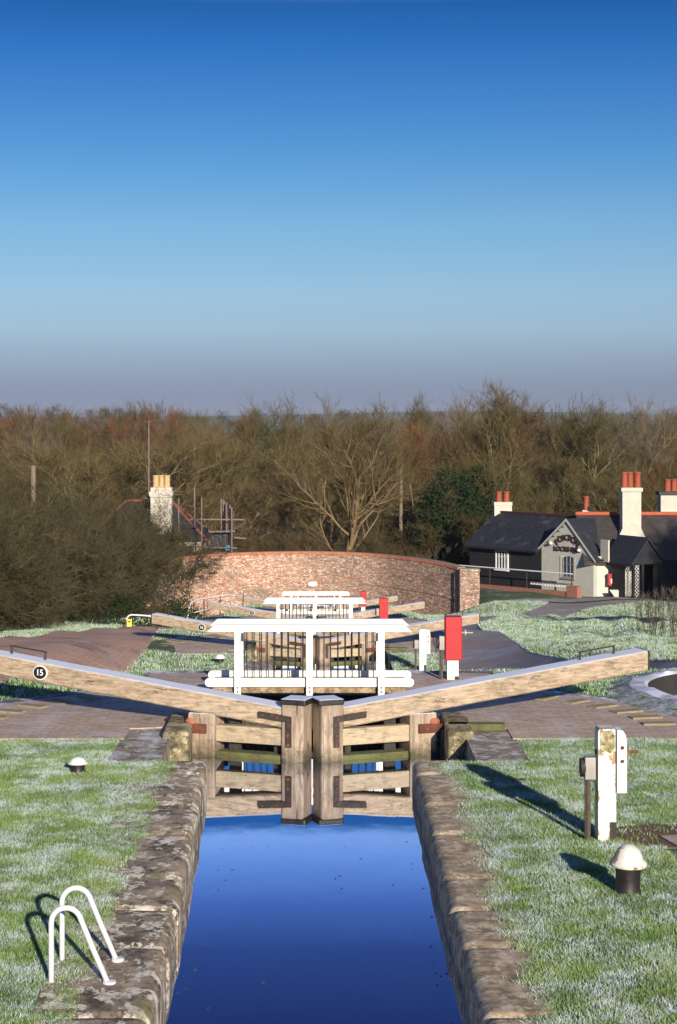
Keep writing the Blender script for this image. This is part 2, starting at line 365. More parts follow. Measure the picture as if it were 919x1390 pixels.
def text(name, body, size, m, parent, mtx, extr=.004, sx=1):
    cu = bpy.data.curves.new(name, 'FONT'); cu.body = body; cu.size = size; cu.extrude = extr; cu.align_x = 'CENTER'; cu.align_y = 'CENTER'; cu.offset = size * .018
    t = bpy.data.objects.new('tmp', cu); C.objects.link(t)
    bpy.context.view_layer.update()
    me = bpy.data.meshes.new_from_object(t.evaluated_get(bpy.context.evaluated_depsgraph_get()))
    bpy.data.objects.remove(t); me.transform(mtx @ Matrix.Diagonal((sx, 1, 1, 1))); me.materials.clear(); me.materials.append(M[m])
    o = bpy.data.objects.new(name, me); C.objects.link(o); o.parent = parent
    return o
def copy_tree(o, parent=None):
    c = o.copy(); C.objects.link(c); c.parent = parent
    for ch in [x for x in bpy.data.objects if x.parent == o]: copy_tree(ch, c)
    return c

# ------------------------------------------------------------------ terrain
def sm(t):
    t = np.clip(t, 0, 1); return t * t * (3 - 2 * t)
STEP = 2.2
def near_z(Y):
    z = 0 * Y
    for k in range(4): z = z - STEP * sm((Y - (26.6 + 24 * k)) / 3.0)
    z = z + 2.2 * np.clip((10.2 - Y) / 9.0, 0, 1)
    return z
SX = [-1e4, 1.2, 10.2, 26.6, 33, 104, 125, 250, 650, 1500, 3000, 5000, 8000]
SZ = [2.2, 2.2, 0, 0, -.55, -7.9, -9.5, -12, -3.5, -16, -22, -8, -60]
def side_z(Y): return np.interp(Y, SX, SZ)
def zf(X, Y):
    X = np.asarray(X, float); Y = np.asarray(Y, float)
    w = sm((np.abs(X) - 3.2) / 3.0) * (Y > 26.6)
    w = np.where(Y > 104, 1.0, w)
    z = (1 - w) * near_z(Y) + w * side_z(Y)
    z = z + sm((X - 7.2) / 3) * sm((140 - Y) / 18) * np.maximum(0, -6.93 - z)
    z = z + 14 * np.sin(X / 900 + 1) * np.sin(Y / 700) * sm((Y - 1800) / 1500) + 5 * np.sin(X / 260) * sm((Y - 2500) / 1500)
    z = z + 3.2 * sm((-X - 20) / 150) * sm((Y - 350) / 250) * sm((1500 - Y) / 700)
    z = z + .12 * np.sin(X * .9 + Y * .35) * np.sin(Y * .55 - X * .3) * sm((np.abs(X) - 5) / 3) * sm((Y - 27) / 8) * (Y < 110)
    z = z + (.07 * np.sin(X * 3.1 + Y * 1.3) * np.sin(Y * 1.9 - X) + .05 * np.sin(X * 4.7 - Y * .8 + 1)) * sm((X - 5.5) / 2) * sm((Y - 28) / 6) * (Y < 96)
    return z
def Z(x, y): return float(zf(x, y))

xs = np.unique(np.concatenate([[-4000, -2000, -1000, -500, -250, -120, -80, -60, -45, -35], np.arange(-28, -1.9, .6), [-1.86, -1.84, 0, 1.84, 1.86], np.arange(2.2, 28.1, .6), [35, 45, 60, 80, 120, 250, 500, 1000, 2000, 4000]]))
ys = np.unique(np.concatenate([np.arange(-30, 10, 2), np.arange(10, 125, .5), np.arange(125, 300, 6), np.arange(300, 1600, 30), np.arange(1600, 8000, 200)]))
xs = np.unique(np.concatenate([xs, np.arange(-2000, 2001, 80)]))
XX, YY = np.meshgrid(xs, ys); ZZ = zf(XX, YY)
tr = (np.abs(XX) < 1.85) & (YY < 108)
ZZ = np.where(tr, near_z(YY) - 4.5, ZZ)
pond_ = (((XX - 6.25) ** 2 + (YY - 24.6) ** 2) < 1.78 ** 2)
V = np.stack([XX, YY, ZZ], -1).reshape(-1, 3); nx = len(xs)
# the round basin is a hole too: leave its cells out
idx = np.arange(len(V)).reshape(XX.shape)
F = np.stack([idx[:-1, :-1], idx[:-1, 1:], idx[1:, 1:], idx[1:, :-1]], -1).reshape(-1, 4)
pc = V[F].mean(1); keep = ((pc[:, 0] - 6.25) ** 2 + (pc[:, 1] - 24.6) ** 2) > 2.1 ** 2
g = npmesh('grass_bank', V, F[keep], 'terrain', nper=4, smooth=True); setp(g, kind='structure')

def ribbon(name, pts, m, dz=.02, nx=9, step=.4, kind='structure'):
    """pts: (xl, xr, Y) rows; a sheet draped on the terrain"""
    pts = np.array(pts, float); Yv = np.arange(pts[0, 2], pts[-1, 2] + 1e-6, step)
    L = np.interp(Yv, pts[:, 2], pts[:, 0]); Rr = np.interp(Yv, pts[:, 2], pts[:, 1])
    t = np.linspace(0, 1, nx); X = L[:, None] * (1 - t) + Rr[:, None] * t; Y = np.repeat(Yv[:, None], nx, 1)
    V = np.stack([X, Y, zf(X, Y) + dz], -1).reshape(-1, 3); i = np.arange(len(V)).reshape(X.shape)
    F = np.stack([i[:-1, :-1], i[:-1, 1:], i[1:, 1:], i[1:, :-1]], -1).reshape(-1, 4)
    o = npmesh(name, V, F, m, nper=4, smooth=True); setp(o, kind=kind); return o
TOW = [(-8.4, -4.6, 22), (-8.2, -4.4, 26), (-8.0, -3.9, 30), (-7.6, -4.2, 40), (-7.2, -4.4, 52), (-6.9, -4.0, 62), (-6.6, -3.6, 80)]
ribbon('towpath', TOW, 'towpath_brick', .035)
PATHR = [(2.4, 6.5, 28), (2.6, 5.6, 33), (2.9, 5.0, 42), (3.2, 5.2, 55), (4.2, 6.2, 70), (6.6, 8.4, 84), (9.5, 11.8, 94), (12.4, 15.5, 100), (13, 19, 103)]
ribbon('path', PATHR, 'tarmac', .04)
ribbon('pavement', [(5.0, 30, 103.2), (5.5, 30, 104.6)], 'tarmac', .05, 20)
SKY_RAMP = [(0.0061, (0.2825, 0.3779, 0.8432)), (0.0163, (0.2954, 0.3779, 0.8065)), (0.0284, (0.3403, 0.4362, 0.8267)), (0.0447, (0.4191, 0.5386, 0.8832)), (0.0649, (0.446, 0.5881, 0.8793)), (0.1051, (0.3511, 0.5562, 0.8233)), (0.1448, (0.1989, 0.4497, 0.7799)), (0.1838, (0.1095, 0.338, 0.702)), (0.1992, (0.0716, 0.2946, 0.6661)), (0.2201, (0.0441, 0.2264, 0.5424)), (0.2215, (0.0441, 0.2264, 0.5424)), (0.227, (0.7999, 0.9145, 1.2775)), (0.242, (0.4997, 0.6614, 1.1138)), (0.262, (0.2374, 0.3544, 0.7514)), (0.285, (0.1106, 0.169, 0.4167)), (0.33, (0.0612, 0.0833, 0.2241)), (0.4, (0.4, 0.56, 0.95))]  # bright band just above the frame is added to lighten the water's reflection
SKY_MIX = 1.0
# ------------------------------------------------------------------ lock chambers
def nz(x, y, z, s=1): return mnoise.noise(Vector((x * s, y * s, z * s)))
ORD = ['nearest', 'second', 'third', 'fourth']
SIDE = {-1: 'left', 1: 'right'}
def lock_wall(k, s):
    dy, dz = 24 * k, -STEP * k
    y0, y1 = (2.0 if k == 0 else 3.4) + dy, 19.9 + dy
    lab = f"{ORD[k]} lock's {SIDE[s]} chamber wall with " + (('broad lichen-blotched' if s < 0 else 'narrow rounded brown') if k == 0 else 'grey') + ' stone coping beside the water'
    t = empty('lock_wall', (s * 1.3, y0, dz), lab, 'canal wall', 'walls of the lock chambers')
    inner = (lambda y: -1.07 - .02 * (y - 12.8)) if s < 0 else (lambda y: 1.02)
    wid = .78 if s < 0 else .50
    st = .05 if k == 0 else .3
    if k: inner = lambda y: s * 1.1
    prof = []
    # from the turf side over the rounded nose and down to the brickwork
    nw = 14 if k == 0 else 4
    for i in range(nw + 1): prof.append((wid - (wid - .09) * i / nw, 0))
    for a in ((22, 45, 68, 90) if k == 0 else (45, 90)): prof.append((.09 * (1 - math.sin(R(a))), -.09 * (1 - math.cos(R(a)))))
    for zz in ((-.15, -.21, -.27, -.32) if k == 0 else (-.32,)): prof.append((0, zz))
    prof.append((.04, -.33))
    Yn = int((y1 - y0) / st) + 1; V = []; F = []
    joints = [y0 + .3]; rr = random.Random(k * 5 + s)
    while joints[-1] < y1: joints.append(joints[-1] + rr.uniform(.9, 1.7))
    for i in range(Yn):
        y = y0 + (y1 - y0) * i / (Yn - 1)
        jd = min(abs(y - j) for j in joints); jj = sum(1 for j in joints if j < y)
        gr = -.035 * math.exp(-(jd / .03) ** 2) if k == 0 else 0
        for (u, z) in prof:
            wob = (.016 * nz(y, u, 3, 1.1) + .005 * nz(y, u, z + 9, 6)) if k == 0 else 0
            off = .012 * math.sin(jj * 7.3) if k == 0 else 0
            x = inner(y) + s * (u - gr * (1 if u < .05 else 0) + (wob + off if u < .2 else 0))
            V.append((x, y + .0, dz + z + .015 + gr * (u >= .05) + (wob * .8 if z > -.1 else 0)))
    n = len(prof)
    for i in range(Yn - 1):
        for j in range(n - 1): F.append((i * n + j, i * n + j + 1, (i + 1) * n + j + 1, (i + 1) * n + j))
    F.append(tuple(range(n))); F.append(tuple((Yn - 1) * n + j for j in range(n))[::-1])
    m = MB(); m.add(V, F); m.smooth = True
    m.build('coping', ('coping_lichen' if s < 0 else 'coping_brown') if k == 0 else 'flagstone', t, True)
    m = MB(); xa, xb = (inner(y0) + s * .05), s * 2.0
    m.box(min(xa, xb), max(xa, xb), y0, y1 - .02, dz - 5, dz - .32)
    m.build('brickwork', 'chamber_brick', t, True)
    # masonry round the gate recess and on under the footbridge
    m = MB()
    poly = [(1.74, 19.9), (1.74, 22.62), (1.13, 22.72), (1.13, 26.45), (2.32, 26.45), (2.32, 19.9)]
    m.prismz([(s * x, y + dy) for x, y in poly], dz - 5, dz + .012); m.build('abutment', 'flagstone', t, True)
    m = MB(); m.box(*sorted((s * 1.52, s * 1.83)), 21.25 + dy, 22.66 + dy, dz - 4.5, dz + .10, .03); m.build('quoin_stone', 'quoin_moss', t, True)
    if s > 0:
        m = MB(); m.box(1.55, 2.25, 21.75 + dy, 21.93 + dy, dz + .01, dz + .10, .02); m.build('kerb_beam', 'moss_timber', t, True)
    return t
for k in range(4):
    for s in (-1, 1): lock_wall(k, s)
# paving round each gate
for k in range(4):
    dy, dz = 24 * k, -STEP * k
    for s in (-1, 1):
        hx, hy, r = 1.45, 22.0, 3.12
        arc = [(hx + r * math.cos(R(a)), hy + r * math.sin(R(a))) for a in range(-14, 71, 4)]
        poly = [(2.28, 21.22)] + [p for p in arc if p[1] > 21.23] + [(2.45, 26.5), (1.16, 26.5), (1.16, 22.75), (1.86, 22.7), (1.86, 22.0), (2.28, 21.9)]
        if k == 0: poly = [(2.28, 21.22), (6.6 if s < 0 else 5.5, 21.22), (6.2 if s < 0 else 5.0, 21.5)] + [p for p in arc if p[1] > 21.7] + poly[-6:]
        m = MB(); m.prismz([(s * x, y + dy) for x, y in poly], dz - .03, dz + .024)
        p = m.build('brick_paving', 'paving_brick'); setp(p, kind='structure')
        ed = []
        for q, rr_ in ((0, r), (1, r + .22)):
            a_ = [(hx + rr_ * math.cos(R(a)), hy + rr_ * math.sin(R(a))) for a in range(-10, 75, 4)]
            ed += a_ if q == 0 else a_[::-1]
        m = MB(); m.prismz([(s * x, y + dy) for x, y in ed], dz - .03, dz + .032); setp(m.build('kerb', 'blue_edging'), kind='structure')
        m = MB(); m.prismz([(s * x, y + dy) for x, y in [(1.2, 26.5), (2.6, 26.5), (2.6, 26.75), (1.2, 26.75)]], dz - .3, dz + .03); setp(m.build('kerb', 'blue_edging'), kind='structure')
        if k < 2:
            for i, a in enumerate(range(4, 74, 10)):
                c, q = math.cos(R(a)), math.sin(R(a))
                o = empty('foot_tread', (s * (hx + 2.72 * c), hy + dy + 2.72 * q, dz + .024),
                          f"mossy brick foot tread let into the paving {SIDE[s]} of the {ORD[k]} lock gate", 'foot tread', 'raised treads in the brick paving')
                m = MB(); m.box(-.20, .20, -.085, .085, -.01, .022, .008); b = m.build('brick_row', 'tread', o); b.rotation_euler = (0, 0, R(a) * s)
# water: one sheet per reach
for k in range(5):
    ya, yb = (2.0 if k == 0 else 21.6 + 24 * (k - 1)), 21.6 + 24 * k
    m = MB(); w = 1.9; zz = -.29 - STEP * k
    m.add([(-w, ya, zz), (w, ya, zz), (w, yb, zz), (-w, yb, zz)], [(0, 1, 2, 3)]); setp(m.build('canal_water', 'water', recalc=False), kind='structure')
for k in range(4):
    m = MB(); m.box(-1.2, 1.2, 25.62 + 24 * k, 26.3 + 24 * k, -4 - STEP * k, -.16 - STEP * k, .02); setp(m.build('shade_infill', 'chamber_brick'), f'added dark block across the canal, standing in for shade under the {ORD[k]} footbridge', 'wall', 'added dark blocks under the footbridges')  # added block keeps the opening dark, standing in for the bridge's shade
m = MB(); m.box(-1.9, 1.9, 1.2, 2.0, -5, 2.0); o = m.build('cill_wall', 'chamber_brick'); setp(o, 'dark brick head wall closing the upper end of the nearest chamber', 'wall')

# ------------------------------------------------------------------ gates
def rotm(s):
    return lambda x, y, z: (s * (x * math.cos(R(20.2)) - y * math.sin(R(20.2))), x * math.sin(R(20.2)) + y * math.cos(R(20.2)), z)
def leaf(k, s, label):
    dy, dz = 24 * k, -STEP * k
    mx, my = -.07, 21.5
    t = empty('lock_gate', (mx, my + dy, dz), label, 'lock gate', 'gate leaves of the lock flight')
    f = rotm(s)
    def put(name, mb, mt, par=t, smooth=False):
        mb.v = [f(*v) for v in mb.v]; return mb.build(name, mt, par, smooth=smooth)
    # balance beam: rises outwards; slight noise so the edges are not ruler straight
    def beam():
        m = MB(); n = 28; V = []; F = []
        xs_ = [.34 + (4.46 - .34) * i / n for i in range(n + 1)]
        for i, x in enumerate(xs_):
            tt = (x - .34) / 4.12
            top = .345 + .485 * tt + .006 * nz(x, s, k, 2); bot = .10 + .475 * tt - .05 * math.sin(min(tt * 3, 1) * math.pi) * 0 + .006 * nz(x, s, k + 5, 2)
            h = .155 + .004 * nz(x, 4, s, 3); b = .016
            ring = [(-h, bot + b), (-h, top - b), (-h + b, top), (h - b, top), (h, top - b), (h, bot + b), (h - b, bot), (-h + b, bot)]
            V += [(x, y + .01, z) for y, z in ring]
        for i in range(n):
            for j in range(8): F.append((i * 8 + j, i * 8 + (j + 1) % 8, (i + 1) * 8 + (j + 1) % 8, (i + 1) * 8 + j))
        F += [tuple(range(8)), tuple(n * 8 + j for j in range(8))[::-1]]
        return m.add(V, F)
    bo = put('balance_beam', beam(), 'timber_beam')
    m = MB(); m.box(4.462, 4.485, -.15, .16, .585, .83); put('end_plate', m, 'iron', bo)
    def bz(x): return .345 + .485 * (x - .34) / 4.12
    m = MB(); a, b = 3.60, 4.08
    m.tube([(a, .05, bz(a) - .01), (a, .05, bz(a) + .10)], .014, 6); m.tube([(b, .05, bz(b) - .01), (b, .05, bz(b) + .10)], .014, 6)
    m.tube([(a - .02, .05, bz(a) + .10), (b + .02, .05, bz(b) + .10)], .010, 6); put('hand_rail', m, 'iron', bo)
    # mitre post: irregular hewn top
    m = MB(); m.box(.055, .335, -.17, .15, -1.4, .44, .03); mp = put('mitre_post', m, 'timber_post')
    m = MB(); m.box(.022, .343, -.178, .158, .375, .452, .02); put('iron_cap', m, 'iron_frost', mp)
    m = MB(); m.box(1.20, 1.55, -.15, .17, -1.4, .215, .018); hp = put('heel_post', m, 'timber_post')
    m = MB(); m.box(1.22, 1.50, -.13, .15, .20, .30, .01); put('tenon', m, 'dark_timber', hp)
    m = MB(); m.box(.335, 1.20, -.12, .0, -.115, .085, .012); put('mid_rail', m, 'timber_rail')
    m = MB(); m.box(.335, 1.20, -.10, .10, -.33, -.235, .012); put('lower_rail', m, 'moss_timber')
    m = MB()
    for (pa, pb) in ((.42, .50), (.93, 1.08)): m.box(pa, pb, .02, .07, -1.3, .2, .004)
    m.box(.34, 1.2, .02, .06, -1.3, -.34); put('planking', m, 'dark_timber')
    # L shaped strap on the corner of post and beam, with bolt heads
    m = MB(); L = [(.20, .245), (.62, .285), (.62, .215), (.275, .18), (.275, -.12), (.20, -.12)]
    m.prism(L, -.186, -.150); put('iron_strap', m, 'iron', mp)
    for (x, z) in ((.237, .205), (.237, .02), (.237, -.09), (.38, .228), (.56, .247)):
        m = MB(); m.tube([(x, -.200, z), (x, -.180, z)], .016, 6); put('bolt_head', m, 'rust', mp)
    m = MB(); m.box(1.30, 1.58, -.185, -.145, -.02, .09, .008); m.tube([(1.56, -.165, .035), (1.80, -.05, .04), (2.0, .25, .04)], .035, 8); put('collar', m, 'rust', hp, True)
    m = MB(); m.lathe([(.07, .09), (.075, .12), (.05, .15), (.02, .155)], 1.52, -.12, 10); put('anchor_nut', m, 'rust_bright', hp, True)
    return t, f, bo
NUM = {0: '15', 1: '16', 2: '17'}
for k in range(4):
    for s in (-1, 1):
        extra = {(0, -1): 'with oval plate 15 on its balance beam', (0, 1): 'whose whole balance beam is in view', (1, -1): 'with oval plate 16 on its beam', (2, -1): 'with a tiny dark plate'}.get((k, s), 'seen through the white footbridge rails')
        t, f, bo = leaf(k, s, f"{SIDE[s]} timber leaf of the {ORD[k]} lock gate {extra}")
        if s < 0 and k in NUM:
            px = {0: 3.56, 1: 3.05, 2: 2.6}[k]; pz = .345 + .485 * (px - .34) / 4.12 - .125
            rz = Matrix.Rotation(R(-20.2), 4, 'Z')
            c = Vector(f(px, -.150, pz)); 
            for nm, rad, mt, d in (('number_plate', .092, 'white_paint', 0), ('plate_face', .078, 'plate_black', .006)):
                m = MB(); V = []; n = 28
                for yy in (-.012 - d, .004):
                    for i in range(n): V.append((rad * 1.12 * math.cos(2 * math.pi * i / n), yy, rad * math.sin(2 * math.pi * i / n)))
                m.add(V, [tuple(range(n)), tuple(range(2 * n - 1, n - 1, -1))] + [(i, (i + 1) % n, (i + 1) % n + n, i + n) for i in range(n)])
                m.v = [tuple(c + rz @ Vector(v)) for v in m.v]
                o = m.build(nm, mt, t if nm == 'number_plate' else plate)
                if nm == 'number_plate': plate = o
            text('plate_number', NUM[k], .105, 'white_paint', plate, Matrix.Translation(c + rz @ Vector((0, -.020, 0))) @ rz @ Matrix.Rotation(R(90), 4, 'X'), .003)

# ------------------------------------------------------------------ footbridges
def footbridge():
    t = empty('footbridge', (-.12, 24.8, 0), 'white railed footbridge directly behind the nearest lock gate', 'footbridge', 'white footbridges down the flight')
    m = MB(); m.box(-1.33, 1.33, .02, .74, -.005, .125, .012); m.build('deck', 'deck_stone', t)
    for yy in (0, .72):
        fy = -1 if yy == 0 else 1
        m = MB(); m.prism([(-1.40, .845), (-1.30, .935), (1.30, .935), (1.40, .845)], yy - .045, yy + .05); m.build('top_rail', 'white_paint', t)
        rb = MB()
        r_ = .062
        for (cx, sg) in ((-1.36, -1), (1.36, 1)): pass
        pts = [(-1.37, .21)] + [(-1.37 + -.06 * math.sin(R(a)), .21 - .06 + .06 * math.cos(R(a))) for a in range(20, 180, 20)] + [(-1.37, .09), (1.37, .09)] + [(1.37 + .06 * math.sin(R(a)), .15 - .06 * math.cos(R(a))) for a in range(20, 180, 20)] + [(1.37, .21)]
        rb.prism(pts, yy - .03, yy + .03); rb.build('kick_board', 'white_paint', t)
        for px in (-.98, 0, .98):
            m = MB(); z0 = -.02 if yy == 0 else .13
            m.box(px - .045, px + .045, yy - .105 * (fy < 0) - .0, yy + .0 + .105 * (fy > 0), z0, .845, .006); p = m.build('post', 'white_paint', t)
            if fy < 0:
                for z_ in (.035, .09): m = MB(); m.tube([(px, yy - .118, z_), (px, yy - .10, z_)], .012, 6); m.build('bolt_head', 'iron_brown', p)
        for i in range(-9, 10):
            if i == 0: continue
            x = i * .098 + (.004 * ((i * 7) % 3 - 1))
            m = MB(); m.tube([(x, yy + .0, .20), (x, yy + .0, .86)], .0075, 5); m.build('baluster', 'iron', t)
    return t
fb = footbridge()
for k in (1, 2, 3):
    o = copy_tree(fb); o.location = (-.10, 24.8 + 24 * k, -STEP * k + (0, .05, .05, -.12)[k])
    o['label'] = {1: 'white footbridge behind the second lock gate, seen just above the nearest top rail', 2: 'white footbridge third down the flight, before the brick bridge', 3: 'farthest and smallest white footbridge, close under the brick bridge wall'}[k]

# ------------------------------------------------------------------ paddle gear
def paddle(loc, label, paint='white_paint', red=False, worn=False, rot=0, group='paddle gear posts beside the locks'):
    t = empty('paddle_post', loc, label, 'paddle gear', group, rot)
    pm = 'peeling_paint' if worn else paint
    m = MB(); m.box(-.085, .075, -.10, .10, -.1, .86, .008); m.box(-.085, .045, -.10, .10, -.1, .2, .004)
    m = MB(); m.prism([(-.085, -.1), (-.085, 1.0), (-.07, 1.02), (.062, 1.02), (.075, 1.0), (.075, .19), (.018, .19), (.018, -.1)], -.10, .10); post = m.build('post', pm, t)
    m = MB(); m.box(.020, .078, -.085, .09, -.1, .188, .004); m.build('foot_block', 'brass_steel' if False else 'dark_timber', t)
    if worn:
        m = MB(); V = []; n = 9
        m.prism([(-.068, .80), (-.066, 1.0), (.04, 1.005), (.062, .97), (.064, .86), (.03, .80), (-.02, .825)], -.106, -.098); m.build('rotten_patch', 'post_rot', t)
    if red:
        m = MB(); m.box(-.115, .125, -.13, .12, .42, 1.04, .012); m.build('cover', 'red_paint', t)
    else:
        m = MB(); cz = 1.02
        m.prism([(.078, .455), (.078, 1.015), (.13, 1.01), (.155, .97), (.165, .90), (.165, .455)], -.135, .06); m.build('cheek', pm if not worn else 'white_paint', t)
        for (x, z) in ((.125, .86), (.125, .74)): m = MB(); m.tube([(x, -.150, z), (x, -.130, z)], .016, 8); m.build('bolt_head', 'rust', t)
    m = MB(); m.box(-.175, -.145, -.05, .0, -.1, .75, .002)
    for i in range(40): m.box(-.196, -.174, -.046, -.006, -.09 + i * .0205, -.079 + i * .0205)
    m.build('rack', 'iron_brown', t)
    m = MB(); m.box(-.20, -.10, -.08, .04, .56, .76, .008); m.build('gear_box', 'steel_' if False else 'brass_steel', t)
    m = MB(); V = []; n = 18
    gm = Matrix.Translation((-.21, .0, .66)) @ Matrix.Rotation(R(90), 4, 'Y')
    g_ = MB(); g_.lathe([(.02, -.02), (.085, -.02), (.085, .02), (.02, .02)], 0, 0, 18); m.add([gm @ Vector(v) for v in g_.v], g_.f); m.build('gear_wheel', 'iron', t, smooth=True)
    m = MB(); m.tube([(-.1, 0, .80), (.19, 0, .80)], .02, 8); m.tube([(.165, 0, .80), (.19, 0, .80)], .055, 12); m.tube([(.19, -.0, .80), (.29, -.0, .80)], .013, 8)
    m.build('spindle', 'rust' if not red else 'brass_steel', t, smooth=True)
    return t
paddle((2.58, 16.25, 0), 'peeling white paddle gear post on the frosty lawn at right, with rusty spindle', worn=True)
paddle((2.43, 42.1, Z(2.43, 42.1)), 'small plain white paddle post between the white footbridge and the red-topped post')
paddle((1.93, 26.0, -.12), 'largest red-covered paddle post, white below, just behind the right balance beam', red=True)
paddle((1.80, 50.0, -2.32), 'middle-sized red paddle post just right of the second white footbridge', red=True)
paddle((1.84, 74.0, -4.50), 'smallest red paddle post, farthest down the flight by the third footbridge', red=True)

# ------------------------------------------------------------------ bollards
def bollard(loc, h, r, label, tilt=0):
    t = empty('bollard', loc, label, 'bollard', 'mooring bollards by the lock'); t.rotation_euler = (R(tilt), R(tilt * .6), 0)
    m = MB(); m.lathe([(r * .80, -.1), (r * .80, .0), (r * .76, .01), (r * .70, .03), (r * .66, h * .35), (r * .72, h * .6)], 0, 0, 24); m.build('post', 'black_iron', t, smooth=True)
    m = MB(); m.lathe([(r * .7, h * .58), (r * 1.0, h * .60), (r * 1.03, h * .64), (r * .98, h * .68), (r * .80, h * .74), (r * .74, h * .82), (r * .60, h * .92), (r * .42, h * .98), (r * .2, h * 1.02), (.001, h * 1.03)], 0, 0, 28); m.build('cap', 'peeling_paint' if h > .3 else 'white_paint', t, smooth=True)
    return t
bollard((2.465, 14.45, 0), .39, .145, 'white-capped black iron bollard in the lower right lawn in front of the paddle post', 2)
bollard((-2.56, 19.3, 0), .17, .108, 'low white domed bollard alone in the left lawn')
bollard((-2.36, 43.5, Z(-2.36, 43.5)), .24, .14, 'small white domed bollard behind the left end of the white footbridge')

# ------------------------------------------------------------------ ladder hoops
for i, (yy, lab) in enumerate(((12.15, 'front hoop of the white tubular ladder handrail, lower of the pair'), (12.66, 'rear hoop of the white tubular ladder handrail, standing higher in the picture'))):
    x0 = -1.79; t = empty('ladder_handrail', (x0, yy, 0), lab, 'handrail', 'ladder handrail hoops at the chamber edge')
    r = .10; pts = [(0, 0, -.25), (0, 0, .2), (0, 0, .42)]
    cx, cz = r, .42
    for a in range(170, 22, -12): pts.append((cx + r * math.cos(R(a)), 0, cz + r * math.sin(R(a))))
    ex, ez = pts[-1][0], pts[-1][2]
    pts += [(ex + .09, 0, ez - .22), (ex + .205, 0, -.02)]
    m = MB(); m.tube(pts, .019, 12); m.build('tube', 'tube_white', t, smooth='all')
    m = MB(); m.lathe([(.045, .0), (.045, .03), (.02, .035)], ex + .20, 0, 12); m.build('foot_flange', 'tube_white', t)

# ------------------------------------------------------------------ side pond
t = empty('side_pond_wall', (6.25, 24.6, 0), 'round stone basin wall with frosted rim at the right edge', 'basin')
m = MB(); n = 64; V = []; F = []
prof = [(1.75, -1.3), (1.75, .10), (1.80, .13), (2.0, .11), (2.55, .0), (2.70, -.2)]
for (r, z) in prof:
    for i in range(n):
        a = 2 * math.pi * i / n; jit = .05 * nz(math.cos(a) * 3, math.sin(a) * 3, r, 2); V.append((r * math.cos(a), r * math.sin(a), z * 1 + (jit if r > 1.76 else 0)))
def ring(a, b): return [(a * n + i, a * n + (i + 1) % n, b * n + (i + 1) % n, b * n + i) for i in range(n)]
m1 = MB(); m1.add(V, ring(0, 1)); m1.build('brick_lining', 'dark_timber', t, recalc=False)
m1 = MB(); m1.add(V, ring(1, 2) + ring(2, 3)); m1.build('rim', 'rim_frost', t, recalc=False, smooth=True)
m1 = MB(); m1.add(V, ring(3, 4) + ring(4, 5)); m1.build('turf_edge', 'frosty_soil', t, recalc=False, smooth=True)
m = MB(); m.prismz([(6.25 + 1.76 * math.cos(2 * math.pi * i / 32), 24.6 + 1.76 * math.sin(2 * math.pi * i / 32)) for i in range(32)], -1.6, -.75); setp(m.build('pond_water', 'water'), kind='structure')

# ------------------------------------------------------------------ railings on the left
def railing(name, loc, label, pts, posts, r=.03, pm='tube_white', cat='railing', low=None, postm='iron'):
    t = empty(name, loc, label, cat)
    m = MB(); m.tube(pts, r, 8); m.build('top_rail', pm, t, True, smooth='all')
    if low: m = MB(); m.tube(low, r * .6, 6); m.build('lower_rail', pm, t, True, smooth='all')
    for (x, y, z0, z1) in posts:
        m = MB(); m.tube([(x, y, z0), (x, y, z1)], r * .8, 6); m.build('post', postm, t, True)
    return t
def at(px, py, Y): return ((px - 432) * Y / 2460, Y, EYE - (py - 560) * Y / 2460)
a, b = at(172, 853, 63), at(216, 838, 63)
railing('railing', a, 'short white hoop railing over the low brick wall beside the left hedge', [a, at(172, 840, 63), at(174.5, 836, 63), at(178, 834.5, 63), at(196, 835.5, 63), at(222, 838, 63)],
        [(at(x, 0, 63)[0], 63, at(0, 858, 63)[2], at(0, 836.5, 63)[2]) for x in (196, 214)])
t = empty('notice', at(175.5, 852, 62.8), 'small yellow notice on the white hoop railing at left', 'notice'); p = at(175.5, 846, 62.85)
m = MB(); m.box(p[0] - .085, p[0] + .085, 62.84, 62.87, p[2] - .14, p[2] + .14, .004); m.build('board', 'yellow', t, True)
m = MB(); m.box(p[0] - .05, p[0] + .05, 62.832, 62.84, p[2] + .04, p[2] + .08); m.build('printed_band', 'black', t, True)
gz = Z(-6, 63)
t = empty('brick_wall', (-5.6, 63.2, gz), 'low dark brick wall under the white hoop railing at left', 'wall')
x0, x1 = at(174, 0, 63.2)[0], at(246, 0, 63.2)[0]; zt = at(0, 855, 63.2)[2]
m = MB(); m.box(x0, x1, 63.1, 63.4, gz - .3, zt, .01); m.build('brickwork', 'blue_brick', t, True)
m = MB(); m.box(x0 - .03, x1 + .03, 63.06, 63.44, zt, zt + .05, .01); m.build('coping', 'flagstone', t, True)
p = at(171.5, 857, 62.9); m = MB(); m.box(-.13, .13, -.12, .12, -.12, .10, .02); t = empty('stone_block', p, 'white painted stone block at the left end of the low brick wall', 'block'); m.build('block', 'white_paint', t)
p = at(246, 866, 60); m = MB(); m.box(-.15, .15, -.15, .15, -.1, .26, .03); t = empty('stone_block', (p[0], 60, p[2]), 'white stone block under the beam with plate 16', 'block'); m.build('block', 'white_paint', t)
Yr = 88
pr = [at(254, 846, Yr - 2), at(256, 828, Yr - 2), at(259, 819, Yr - 1.5), at(266, 814.5, Yr - 1), at(280, 811.5, Yr), at(300, 808.5, Yr + 1), at(330, 805.5, Yr + 2)]
